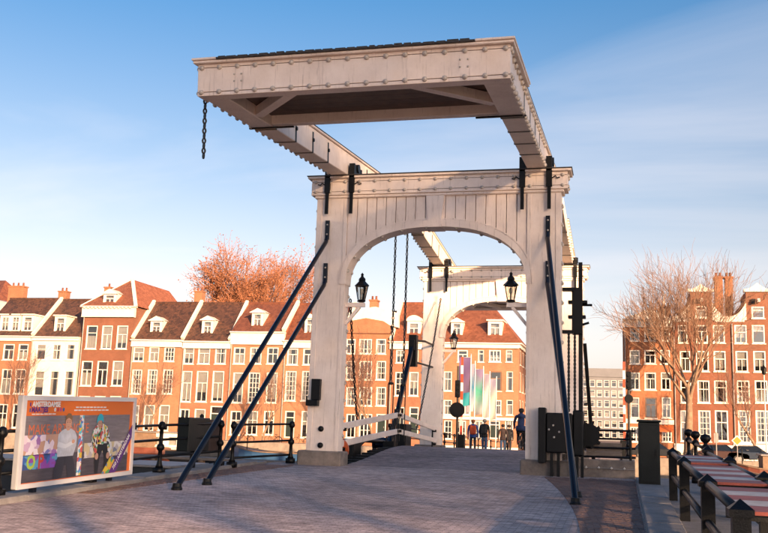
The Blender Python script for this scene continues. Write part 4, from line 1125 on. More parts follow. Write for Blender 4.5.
def house(label, xl, xr, yref, ytop, m, wins, depth=11.0, base=None, name='canal_house', group='canal houses along the far quay', sides=None):
    X0, X1 = WX(xl, yref), WX(xr, yref); Zt = WZ((xl+xr)/2, ytop)
    R_ = thing(name, label, 'house', (X0, FY, GZ), group=group)
    org = Vector((X0, FY, GZ))
    w, h = X1-X0, Zt-GZ
    ops = []
    for rct, kind in wins:
        o = op(rct, kind, org); o = (max(o[0], 0.15), min(o[1], w-0.15), max(o[2], 0.12), min(o[3], h-0.1), kind)
        if o[1]-o[0] > 0.25 and o[3]-o[2] > 0.3: ops.append(o)
    facade(R_, I4, 0, w, 0, h, ops, m)
    mb = MB(); e = 0.0
    mb.add([(0, 0, 0), (0, depth, 0), (0, depth, h), (0, 0, h)], [(0, 3, 2, 1)])
    mb.add([(w, 0, 0), (w, depth, 0), (w, depth, h), (w, 0, h)], [(0, 1, 2, 3)])
    mb.add([(0, depth, 0), (w, depth, 0), (w, depth, h), (0, depth, h)], [(0, 3, 2, 1)])
    mb.build('side_wall', sides or m, R_, fix=False)
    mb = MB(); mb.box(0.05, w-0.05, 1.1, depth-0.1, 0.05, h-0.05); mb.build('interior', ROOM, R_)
    mb = MB(); mb.tube([(0.16, -0.1, 0.0), (0.16, -0.1, h-0.6), (0.16, -0.02, h-0.3)], 0.055, 6); mb.build('drainpipe', ZINC, R_)
    return R_, org, w, h
def cornice(R_, w, h, ht, out=0.35, m=None, over=0.06, dentil=False):
    m = m or TRIM
    mb = MB(); mb.box(-over, w+over, -out, 0.3, h-0.10, h+0.02); mb.box(-over*0.5, w+over*0.5, -out*0.45, 0.25, h-ht, h-0.10); mb.box(-over*0.5, w+over*0.5, -out*0.6, 0.25, h-ht-0.07, h-ht)
    c = mb.build('cornice', m, R_)
    if dentil:
        k = 0; x = 0.15
        while x < w-0.2:
            mb = MB(); mb.box(x, x+0.2, -out*0.85, -out*0.46, h-0.26, h-0.103); mb.build('dentil', m, c); x += 0.48
def ridge_roof(R_, w, h, zr, run, m, over=0.12, parapet=None, back=True, x0=0.0):
    mb = MB(); t = 0.12
    mb.add([(x0, -over, h+0.03), (w, -over, h+0.03), (w, run, zr), (x0, run, zr), (w, 2*run, h+.03), (x0, 2*run, h+.03)], [(0, 1, 2, 3), (3, 2, 4, 5)])
    mb.add([(x0, -over, h+.03), (x0, run, zr), (x0, 2*run, h+.03)], [(0, 1, 2)]); mb.add([(w, -over, h+.03), (w, run, zr), (w, 2*run, h+.03)], [(0, 2, 1)])
    rf = mb.build('roof', m, R_, fix=False)
    mb = MB(); mb.tube([(x0, run, zr+0.03), (w, run, zr+0.03)], 0.13, 6); mb.build('ridge_tiles', m, rf)
    if parapet:
        for x in parapet:
            mb = MB(); d = Vector((0, run+over, zr-h)); 
            mb.bar((x, -over, h+0.18), (x, run, zr+0.2), 0.34, 0.42, up=(0, 0, 1)); mb.build('parapet', TRIM, R_)
    return rf
def dormer(R_, org, rct, Yoff, kind, style, depth=2.6):
    Y = FY+Yoff
    xa, xb, za, zb, _ = op(rct, kind, org, Y)
    M = Matrix.Translation((0, Yoff, 0))
    mb = TB(M); e = 0.16
    mb.box(xa-e, xa, 0, depth, za-0.2, zb+e); mb.box(xb, xb+e, 0, depth, za-0.2, zb+e); mb.box(xa, xb, 0, 0.25, zb, zb+e); mb.box(xa, xb, 0, 0.25, za-0.2, za)
    mb.box(xa, xb, 0.5, depth, za-0.2, zb)
    d = mb.build('dormer', TRIM, R_)
    window(d, M, xa, xb, za, zb, kind, 0.0, False)
    mb = TB(M)
    z0 = zb+e
    if style == 'flat':
        mb.box(xa-e-0.15, xb+e+0.15, -0.2, depth+0.4, z0+0.001, z0+0.14)
    elif style == 'round':
        xm, r = (xa+xb)/2, (xb-xa)/2+e+0.08
        poly = [(xm-r*math.cos(PI*k/10), z0+0.001+r*0.75*math.sin(PI*k/10)) for k in range(11)]
        mb.prism(poly, -0.12, depth)
    else:
        xm = (xa+xb)/2; r = (xb-xa)/2+e+0.16
        mb.prism([(xm-r, z0+0.001), (xm+r, z0+.001), (xm, z0+0.52*r)], -0.16, depth)
        mb.box(xm-r-0.05, xm+r+0.05, -0.2, 0.1, z0-0.1, z0-0.0005)
    mb.build('dormer_roof', TRIM, d)
    return d
def chimney(R_, org, rct, Yoff, m, pots=2):
    xa, xb, za, zb, _ = op(rct, '', org, FY+Yoff)
    mb = MB(); mb.box(xa, xb, Yoff, Yoff+0.9, za-1.0, zb); mb.box(xa-0.08, xb+0.08, Yoff-0.08, Yoff+0.98, zb+0.001, zb+0.16)
    c = mb.build('chimney', m, R_)
    for k in range(pots):
        x = xa+(xb-xa)*(k+0.5)/pots; mb = MB(); mb.lathe([(0.13, 0), (0.11, 0.4), (0.14, 0.42)], 8, (x, Yoff+0.45, zb+0.165)); mb.build('chimney_pot', TILE_R, c)
def skylight(R_, org, rct, Yoff, slope_run, rise):
    xa, xb, za, zb, _ = op(rct, '', org, FY+Yoff)
    dy = (zb-za)*slope_run/rise
    mb = MB(); n = Vector((0, -rise, slope_run)).normalized()*0.10
    vs = [Vector((xa, Yoff, za)), Vector((xb, Yoff, za)), Vector((xb, Yoff+dy, zb)), Vector((xa, Yoff+dy, zb))]
    mb.add([v-n for v in vs]+[v+n for v in vs], [(0, 3, 2, 1), (4, 5, 6, 7), (0, 1, 5, 4), (1, 2, 6, 5), (2, 3, 7, 6), (3, 0, 4, 7)])
    s = mb.build('skylight', ZINC, R_)
    c = sum(vs, Vector())/4
    mb = MB(); mb.add([c+(v-c)*0.8+n*1.05 for v in vs], [(0, 1, 2, 3)]); mb.build('pane', SKYGL, s, fix=False)
SKYGL = mat('skylight_glass', (0.02, 0.05, 0.14), 0.08)
def R3(xs, y0, y1, kinds):
    if isinstance(kinds, str): kinds = [kinds]*len(xs)
    return [((a, b, y0, y1), k) for (a, b), k in zip(xs, kinds)]

# --- A: orange house at the left edge with a wide attic dormer
A, org, w, h = house('orange brick house at the left edge with a wide attic dormer', -22, 31.5, 345, 336, ORANGE,
    R3([(-14, -4), (3, 14), (18, 28)], 344, 360, 'cross') + R3([(-16, -6), (1, 11), (14.5, 25)], 369, 394, 'sash') + R3([(-18, -8), (-3, 7), (12, 21)], 404, 428, 'sash'))
cornice(A, w, h, 0.5)
zr = WZ(28, 299, FY+5)-GZ
ridge_roof(A, w, h, zr, 5.0, TILE_D)
dormer(A, org, (1, 9, 316.5, 331), 0.5, 'sash', 'flat'); dormer(A, org, (11.5, 19, 316.5, 331), 0.5, 'sash', 'flat'); dormer(A, org, (23, 32, 316.5, 331), 0.5, 'cross', 'flat')
skylight(A, org, (27.5, 32, 303, 309), 4.0, 5.0, zr-h)
chimney(A, org, (8, 23, 287, 299), 5.0, ORANGE, 3); chimney(A, org, (58, 66, 292, 300), 6.0, ORANGE, 2)
# --- taller house behind the left edge, only its roof slope shows
t = thing('canal_house', 'brown roof slope rising behind the house at the left edge', 'house', (WX(-30, 300, 84), 84, GZ), group='canal houses along the far quay')
o2 = t.location; xr_ = WX(-3, 300, 84)-o2.x; zt = WZ(4, 300, 84)-GZ; zp = WZ(-14, 280, 88)-GZ
mb = MB(); mb.box(0, xr_, 0, 9, 0, zt); mb.build('wall', PLASTER, t)
mb = MB(); mb.add([(0, -.2, zt+.01), (xr_+.2, -.2, zt+.01), (xr_+.2, 9.2, zt+.01), (0, 9.2, zt+.01), (xr_*0.45, 4.5, zp), (0, 4.5, zp)], [(0, 1, 4, 5), (1, 2, 4), (2, 3, 5, 4)]); mb.build('roof', TILE_R, t, fix=False)
# --- B: white house
B_, org, w, h = house('white plastered house between the orange house and the brown house', 31.5, 78.5, 345, 337, PLASTER,
    R3([(36, 46), (52, 61), (66, 75)], 344, 360, ['one', 'sash', 'one']) + R3([(34, 44), (49, 58.5), (63.5, 73.5)], 370.5, 396, 'one') + R3([(32, 41), (46, 55), (60, 70)], 405, 428, ['one', 'one', 'door']))
cornice(B_, w, h, 0.35)
zr = WZ(62, 300, FY+5)-GZ
ridge_roof(B_, w, h, zr, 5.0, TILE_D, parapet=[0.1])
dormer(B_, org, (55.5, 64.5, 317.5, 334), 0.6, 'cross', 'flat')
skylight(B_, org, (48, 52.5, 324, 329), 1.3, 5.0, zr-h); skylight(B_, org, (76, 80, 324, 329.5), 1.3, 5.0, zr-h)
# --- C: brown house with hipped roof
C_, org, w, h = house('tall brown brick house with white cornice and hipped orange roof', 80.5, 131, 350, 306.5, BROWN,
    R3([(86, 97), (101.5, 112), (116.5, 127.5)], 325.5, 349, ['one', 'blind', 'blind']) + R3([(81, 92), (96.5, 107.5), (112, 123)], 361, 386, ['cross', 'cross', 'blind']) + R3([(78, 89), (93.5, 104.5), (109, 120)], 396, 426, ['sash', 'sash', 'door']))
cornice(C_, w, h, 1.15, 0.5, over=0.25, dentil=True)
za = WZ(126, 280, FY+5)-GZ
mb = MB(); e = 0.3
mb.add([(-e, -e, h+.03), (w+e, -e, h+.03), (w/2, 4.6, za), (w/2, 14.0, za), (-e, 14, h+.03), (w+e, 14, h+.03)], [(0, 1, 2), (1, 5, 3, 2), (0, 2, 3, 4), (5, 4, 3)])
rf = mb.build('roof', TILE_O, C_, fix=False)
mb = MB(); mb.bar((w+e, -e, h+.08), (w/2, 4.6, za+.05), 0.42, 0.14); mb.bar((-e, -e, h+.08), (w/2, 4.6, za+.05), 0.16, 0.1); mb.build('hip_cover', TRIM, rf)
dormer(C_, org, (104.5, 114.5, 294.5, 305.5), 0.35, 'cross', 'gable')
mb = MB(); mb.box(-0.02, w+0.02, 11, 14.1, 0, h); mb.build('rear_wing', ORANGE2, C_)
chimney(C_, org, (104, 110, 288, 294), 4.0, ORANGE, 1)
# --- D, E, F, G: row with dark roofs and one dormer each
def row_house(label, xl, xr, m, wins, ytop, yr, dr, dst, tile, par, cor=0.7):
    R_, org, w, h = house(label, xl, xr, 355, ytop, m, wins)
    cornice(R_, w, h, cor)
    zr = WZ((xl+xr)/2+16, yr, FY+4.2)-GZ
    ridge_roof(R_, w, h, zr, 4.2, tile, parapet=par(w))
    dormer(R_, org, dr, 0.75, 'cross', dst)
    return R_, org, w, h, zr
D_, org, w, h, zr = row_house('orange brick house with dark roof, first to the right of the brown house', 131, 182.5, ORANGE2,
    R3([(133, 144), (149, 159), (164, 174.5)], 347, 361.5, ['blind', 'blind', 'grid']) + R3([(131.5, 141.5), (147, 157), (162.5, 172.5)], 369.5, 394, 'grid') + R3([(128.5, 138.5), (143.5, 154), (158.5, 169)], 405, 431, 'blind'),
    340, 303, (151.5, 160.5, 321.5, 335), 'gable', TILE_D, lambda w: [0.12, w-0.1])
E_, org, w, h, zr = row_house('orange brick house with tall blinds and white door surround, second from the brown house', 182.5, 230, ORANGE3,
    R3([(183.5, 194), (198, 210), (215, 226)], 346.5, 364, ['blind', 'blind', 'sash']) + R3([(180.5, 191.5), (196, 207.5), (212, 223.5)], 371, 402, 'blind') + R3([(178.5, 189), (194, 205)], 409, 433, ['sash', 'blind']) + [((209.5, 222.5, 406, 437), 'door')],
    341.5, 303.5, (203, 211.5, 321, 336), 'gable', TILE_D, lambda w: [w-0.1])
chimney(E_, org, (194, 202, 292, 304), 4.2, ORANGE, 2)
F_, org, w, h, zr = row_house('orange brick house with deep white cornice behind the brace tops', 230, 283.5, ORANGE2,
    R3([(233.5, 245), (249.8, 261.5), (267, 278.3)], 347.5, 364, 'sash') + R3([(232.5, 243), (248, 259.5), (266, 277)], 372.5, 403, ['blind', 'grid', 'blind']) + R3([(230, 241), (246.5, 257.5), (263.5, 274)], 411, 435, 'sash'),
    332, 303.5, (253, 261.5, 313.5, 329), 'gable', TILE_R, lambda w: [w-0.1], 1.3)
skylight(F_, org, (241, 246, 324, 328), 1.2, 4.2, zr-h)
G_, org, w, h, zr = row_house('orange brick house with arched middle windows left of the near left post', 283.5, 343, ORANGE2,
    R3([(287, 298), (303, 313.5), (319, 330)], 348.5, 365, 'cross') + R3([(285, 296), (301.5, 312.5), (318, 329)], 371, 401, 'grid') + R3([(284.5, 294.5), (301, 312), (318, 329)], 411, 438, ['door', 'sash', 'sash']),
    341, 304, (306, 314, 319, 335), 'gable', TILE_R, lambda w: [w-0.1])
# --- H: pale gabled house behind the chains
H_, org, w, h = house('pale gabled house with white attic parapet behind the hanging chains', 343, 390, 360, 334, ORANGE,
    R3([(346, 355.5), (359, 372), (376, 386)], 339, 354, ['cross', 'wide', 'cross']) + R3([(346, 355.5), (359, 372), (376, 386)], 361, 380, ['grid', 'wide', 'grid']) + R3([(346, 355.5), (359, 372), (376, 386)], 387, 406, ['grid', 'wide', 'grid']) + R3([(346, 355.5), (359, 372), (376, 386)], 414, 438, ['sash', 'wide', 'door']))
def pxp(pts, Y, org): return [(WX(x, y, Y)-org.x, WZ(x, y, Y)-org.z) for x, y in pts]
mb = MB(); mb.prism(pxp([(343, 334), (344, 325), (350, 321), (366, 318), (383, 321), (389, 325), (390, 334)], FY, org), -0.02, 0.5); mb.build('brick_arch', ORANGE, H_)
mb = MB(); mb.prism(pxp([(343, 325), (344, 318), (352, 312), (360, 308), (374, 306), (388, 309), (397, 313), (397, 327), (386, 324), (366, 320), (350, 322)], FY, org), 0.55, 1.2); mb.build('attic_parapet', PLASTER, H_)
zr = WZ(372, 312, FY+5)-GZ
ridge_roof(H_, w, h, zr, 5.0, TILE_D)
chimney(H_, org, (369.5, 377, 301, 308), 2.0, ORANGE, 2)
# --- I
I_, org, w, h, zr = row_house('orange brick house with red roof left of the far left post', 390, 441, ORANGE3,
    R3([(396, 404.5), (409.5, 418.5), (424, 433)], 350, 363, 'sash') + R3([(395, 404.5), (409, 418.5), (424, 433)], 372, 396, ['grid', 'blind', 'grid']) + R3([(395, 404.5), (409, 418.5), (424, 433)], 407, 436, ['sash', 'door', 'blind']),
    342, 303.5, (408.5, 419, 322.5, 338), 'round', TILE_O, lambda w: [0.1])
# --- J: corner house at the street
J_, org, w, h = house('large orange corner house with red tiled roof, seen through both arches', 441, 518.5, 380, 343, ORANGE2,
    R3([(457.5, 468), (478, 484), (489, 501), (506, 512.5)], 350, 362, ['cross', 'one', 'wide', 'one']) + R3([(443.5, 452), (460, 470), (475, 484), (489.5, 501.5), (506.5, 513)], 371.5, 391, ['sash', 'blind', 'blind', 'dark', 'one']) + R3([(443.5, 452), (460, 470), (489.5, 501.5), (506.5, 513)], 400, 415, ['sash', 'cross', 'cross', 'one'])
    + R3([(444, 452), (456, 466), (470, 484), (489, 500), (505, 513)], 420.5, 439, ['grid', 'wide', 'wide', 'door', 'wide']), depth=12.0)
cornice(J_, w, h, 0.45)
M_side = Matrix.Translation((w, 0, 0)) @ Matrix.Rotation(PI/2, 4, 'Z')
# side front to the street
for c in list(J_.children):
    if c.name.startswith('side_wall'): bpy.data.objects.remove(c)
ops = [(1.2+k*2.7, 2.3+k*2.7, z, z+hh, kd) for k in range(4) for z, hh, kd in ((8.6, 1.5, 'sash'), (5.9, 2.0, 'sash'), (3.4, 1.7, 'cross'), (0.6, 2.0, 'sash'))]
facade(J_, M_side, 0, 12, 0, h, ops, ORANGE2)
mb = MB(); mb.add([(0, 0, 0), (0, 12, 0), (0, 12, h), (0, 0, h)], [(0, 3, 2, 1)]); mb.add([(0, 12, 0), (w, 12, 0), (w, 12, h), (0, 12, h)], [(0, 3, 2, 1)]); mb.build('side_wall', ORANGE2, J_, fix=False)
q = TB(M_side); q.box(-0.3, 12.05, -0.35, 0.2, h-0.1, h+0.02); q.box(-0.1, 12.02, -0.16, 0.2, h-0.45, h-0.1); q.build('cornice', TRIM, J_)
mb = MB(); mb.box(-0.02, w+0.02, -0.05, -0.003, 0, 0.35); mb.box(-0.02, w+.06, -0.22, -0.003, 2.95, 3.25); mb.build('shop_fascia', TRIM, J_)
zr = WZ(480, 297, FY+6)-GZ
mb = MB(); e = 0.25
mb.add([(0, -e, h+.03), (w+e, -e, h+.03), (w-4.2, 6, zr), (0, 6, zr), (w+e, 12+e, h+.03), (0, 12+e, h+.03)], [(0, 1, 2, 3), (1, 4, 2), (4, 5, 3, 2)])
mb.build('roof', TILE_O, J_, fix=False)
dormer(J_, org, (489.5, 500.5, 322.5, 337), 0.7, 'cross', 'flat'); dormer(J_, org, (452.5, 461, 323, 337), 0.7, 'cross', 'gable')
# --- houses along the side street behind the corner house
for i, (y0, ln, hh, m_, lb) in enumerate(((82.6, 13, 9.2, PLASTER, 'pale plastered house in the side street behind the corner house'), (96, 16, 11.5, ORANGE, 'orange house farther up the side street'), (112.4, 30, 10.0, REDBR, 'red brick row at the far end of the side street'))):
    xw = -5.2
    R_ = thing('street_house', lb, 'house', (xw, y0, GZ), group='houses in the side street')
    M = Matrix.Rotation(PI/2, 4, 'Z')
    ops = [(1.0+k*2.6, 2.2+k*2.6, z, z+1.8, 'sash') for k in range(int((ln-1)/2.6)) for z in (0.7, 3.5, 6.3)]
    facade(R_, M, 0, ln, 0, hh, ops, m_)
    q = TB(M); q.add([(0, 0, 0), (0, 9, 0), (0, 9, hh), (0, 0, hh)], [(0, 3, 2, 1)]); q.add([(ln, 0, 0), (ln, 9, 0), (ln, 9, hh), (ln, 0, hh)], [(0, 1, 2, 3)]); q.build('side_wall', m_, R_, fix=False)
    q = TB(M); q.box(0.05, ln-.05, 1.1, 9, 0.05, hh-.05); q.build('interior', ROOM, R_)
    q = TB(M); q.box(0, ln, -0.3, 0.2, hh-0.4, hh+0.02); q.build('cornice', TRIM, R_)
    q = TB(M); q.add([(0, -.2, hh+.03), (ln, -.2, hh+.03), (ln, 4.5, hh+3.2), (0, 4.5, hh+3.2), (ln, 9, hh+.03), (0, 9, hh+.03)], [(0, 1, 2, 3), (3, 2, 4, 5), (0, 3, 5), (1, 4, 2)]); q.build('roof', TILE_R, R_, fix=False)
# --- modern block closing the street
CONC = mat('grey_concrete', (0.17, 0.165, 0.175), 0.7, var=0.15, scale=0.5)
t = thing('office_block', 'grey modern office block with a grid of windows closing the street', 'office block', (-2, 250, GZ))
X0, X1, zt = -16.0, 10.0, WZ(603, 377, 250)-GZ
ops = []
ncol = 13; cw_ = (X1-X0)/ncol; nrow = 6; rh_ = zt/(nrow+0.3)
for i in range(ncol):
    for j in range(nrow): ops.append((X0+2+i*cw_+0.25, X0+2+(i+1)*cw_-0.25, 0.9+j*rh_, 0.9+j*rh_+rh_*0.66, 'one'))
facade(t, I4, X0+2, X1+2, 0, zt, ops, CONC)
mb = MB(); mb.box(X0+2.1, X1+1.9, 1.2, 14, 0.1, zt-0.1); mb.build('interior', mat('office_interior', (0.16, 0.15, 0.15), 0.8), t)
mb = MB(); mb.box(X0+2, X1+2, -0.3, 14.2, zt+0.001, zt+0.5); mb.box(X0+5, X1, 2.5, 12, zt+0.51, zt+2.6); mb.build('roof_storey', CONC, t)

# --- K: orange house at the street corner on the right
K_, org, w, h = house('orange brick corner house with white attic right of the street', 623.5, 673, 380, 319, REDBR,
    R3([(630, 639.5), (644.3, 655.5), (660, 670)], 328.5, 341, ['cross', 'cross', 'one']) + R3([(629.7, 640), (644.3, 656), (660.3, 670.2)], 350, 364, ['blind', 'cross', 'one']) + R3([(630, 640), (644.6, 656.2), (661, 670.7)], 372.5, 390, ['cross', 'cross', 'cross']) + R3([(630.5, 639.5), (645, 656.8), (662, 671.2)], 397.5, 418, ['one', 'dark', 'cross'])
    + R3([(630, 640), (645, 657), (662, 672)], 427, 442, ['wide', 'door', 'wide']), depth=14)
cornice(K_, w, h, 0.75)
mb = MB(); mb.box(-0.02, w+0.02, -0.14, -0.003, WZ(648, 424)-GZ, WZ(648, 419.5)-GZ); mb.build('stone_band', TRIM, K_)
AWN = mat('orange_awning', (0.55, 0.12, 0.03), 0.6)
mb = MB(); zA = WZ(648, 425)-GZ; mb.prism([(-0.02, zA), (-0.9, zA-0.55), (-0.9, zA-0.62), (-0.02, zA-0.1)], w*0.35, w*0.98, 'yz'); mb.build('awning', AWN, K_)
mb = MB(); mb.prism(pxp([(625, 319), (627, 316), (634, 315), (649, 308), (660, 313), (673, 319)], FY+0.6, org), 0.6, 9.0); mb.build('attic', PLASTER, K_)
chimney(K_, org, (666.5, 670.5, 308.5, 318), 3.0, REDBR, 1)
mb = MB(); a = pxp([(643.5, 308), (643.5, 287)], FY+2, org); mb.tube([(a[0][0], 2.0, a[0][1]-1.2), (a[1][0], 2.0, a[1][1])], 0.035, 5); mb.build('aerial', IRON, K_)
# spire far behind
t = thing('church_spire', 'slender dark spire with white tip behind the orange corner house', 'spire', (WX(664, 320, 110), 110, GZ))
z0, z1 = WZ(664, 322, 110)-GZ, WZ(664, 293, 110)-GZ
mb = MB(); mb.box(-1.2, 1.2, -1.2, 1.2, 0, z0); mb.build('tower', REDBR, t)
mb = MB(); mb.lathe([(0.9, z0), (0.7, z0+0.6), (1.0, z0+1.0), (0.9, z0+1.7), (0.35, z0+2.2), (0.2, z0+2.4)], 8); mb.build('lantern_dome', IRON, t)
mb = MB(); mb.lathe([(0.22, z0+2.41), (0.05, z1)], 6); mb.build('tip', TRIM, t)
# --- L and M: brown gabled houses
def gabled(label, xl, xr, gx0, gx1, wins, base_ops, peak, gwin, dk):
    R_, org, w, h = house(label, xl, xr, 380, 320.5, dk, wins, depth=13)
    zg0 = WZ((gx0+gx1)/2, 292)-GZ
    g0, g1 = WX(gx0, 305)-org.x, WX(gx1, 305)-org.x
    o = op(gwin, 'one', org)
    facade(R_, Matrix.Translation((0, -0.002, 0)), g0, g1, h+0.001, zg0, [o], dk, name='gable_wall')
    mb = MB(); mb.add([(g0, -.002, h), (g0, 4, h), (g0, 4, zg0), (g0, -.002, zg0), (g1, -.002, h), (g1, 4, h), (g1, 4, zg0), (g1, -.002, zg0)], [(0, 3, 2, 1), (4, 5, 6, 7), (3, 7, 6, 2)]); mb.build('gable_side', dk, R_, fix=False)
    mb = MB(); mb.box(g0+.05, g1-.05, 1.0, 3.9, h+.05, zg0-.05); mb.build('interior', ROOM, R_)
    gm = (g0+g1)/2; hw = (g1-g0)/2; zp = WZ(peak[0], peak[1])-GZ
    mb = MB(); mb.box(g0-0.18, g1+0.18, -0.22, 0.5, zg0+0.001, zg0+0.28)
    n = 8; poly = [(gm-hw*0.95, zg0+0.282)]
    poly += [(gm-hw*0.95*(1-k/n), zg0+0.28+(zp-zg0-0.28)*((k/n)**1.6)) for k in range(1, n)] + [(gm, zp)]
    poly += [(gm+hw*0.95*(k/n), zg0+0.28+(zp-zg0-0.28)*((1-k/n)**1.6)) for k in range(1, n)] + [(gm+hw*0.95, zg0+0.282)]
    mb.prism(poly, -0.1, 0.35); mb.build('gable_crown', TRIM, R_)
    # white scrolled shoulders
    for (xa, xb, flip) in ((max(0.02, g0-2.0), g0-0.003, False), (g1+0.003, min(w-0.02, g1+2.0), True)):
        if xb-xa < 0.3: continue
        n = 8; hh = (zg0-h)*0.62
        prof = [(k/n, hh*(0.22+0.78*(k/n)**2.2)) for k in range(n+1)]
        if flip: prof = [(1-u, v) for u, v in prof][::-1]
        poly = [(xa, h+0.02)]+[(xa+(xb-xa)*u, h+0.02+v) for u, v in prof]+[(xb, h+0.02)]
        mb = MB(); mb.prism(poly, -0.08, 0.3); mb.build('scroll', TRIM, R_)
    mb = MB(); mb.box(0, g0-0.19 if g0 > 0.3 else 0.0, -0.12, 0.3, h-0.15, h+0.018); mb.box(g1+.19, w, -0.12, 0.3, h-.15, h+.018); mb.build('coping', TRIM, R_)
    # hoist beam
    mb = MB(); mb.box(gm-0.12, gm+0.12, -0.9, 0.0, o[3]+0.35, o[3]+0.65); mb.build('hoist_beam', TRIM, R_)
    mb = MB(); mb.box(gm-0.55, gm-0.15, -0.25, -0.01, o[3]+0.25, o[3]+0.7); mb.build('hoist_shutter', IRON, R_)
    zr = h+4.0
    mb = MB(); mb.add([(0, 0.35, h+.02), (w/2, 0.36, zr-.8), (w, 0.35, h+.02), (0, 13, h+.02), (w/2, 12, zr-.8), (w, 13, h+.02)], [(0, 2, 1), (0, 1, 4, 3), (1, 2, 5, 4), (3, 4, 5)]); mb.build('roof', TILE_R, R_, fix=False)
    mb = MB(); mb.box(-0.0, w, -0.10, -0.003, 0, WZ((xl+xr)/2, 444.5)-GZ); b = mb.build('plinth', PLASTER, R_)
    return R_, org, w, h
L_, org, w, h = gabled('dark brown gabled house behind the bare tree, with tall twin chimneys', 673, 731.5, 690, 712,
    R3([(678, 687.5), (695.5, 708), (713, 725)], 325, 343, ['one', 'cross', 'cross']) + R3([(680, 690.5), (696.3, 709), (713.7, 726)], 351, 371.5, ['cross', 'cross', 'blind']) + R3([(680.5, 691.5), (697.5, 710), (714.3, 727.3)], 380.5, 403, ['one', 'sash', 'one']) + R3([(680.5, 691), (698.5, 711), (715.2, 728.5)], 410.5, 441.5, ['sash', 'grid', 'sash']),
    [], (701, 284), (695.3, 707, 306, 318), BROWN2)
chimney(L_, org, (715, 723, 278, 308), 2.0, REDBR, 2); chimney(L_, org, (725.5, 733, 278, 308), 2.0, REDBR, 2)
M_, org, w, h = gabled('brown gabled house at the right edge with blinds in the windows', 731.5, 790, 746, 769.5,
    R3([(734.5, 747), (752, 765), (771, 783)], 325, 343.5, ['blind', 'one', 'one']) + R3([(735.7, 748.2), (753.5, 766), (772, 784)], 351, 372, ['blind', 'blind', 'one']) + R3([(737, 750), (755, 768), (773, 786)], 380.5, 403, ['grid', 'sash', 'one']) + R3([(738.3, 751), (756, 769.5), (775, 788)], 410.5, 443, ['grid', 'grid', 'sash']),
    [], (757, 283), (751.5, 764.5, 306.5, 318.5), BROWN)

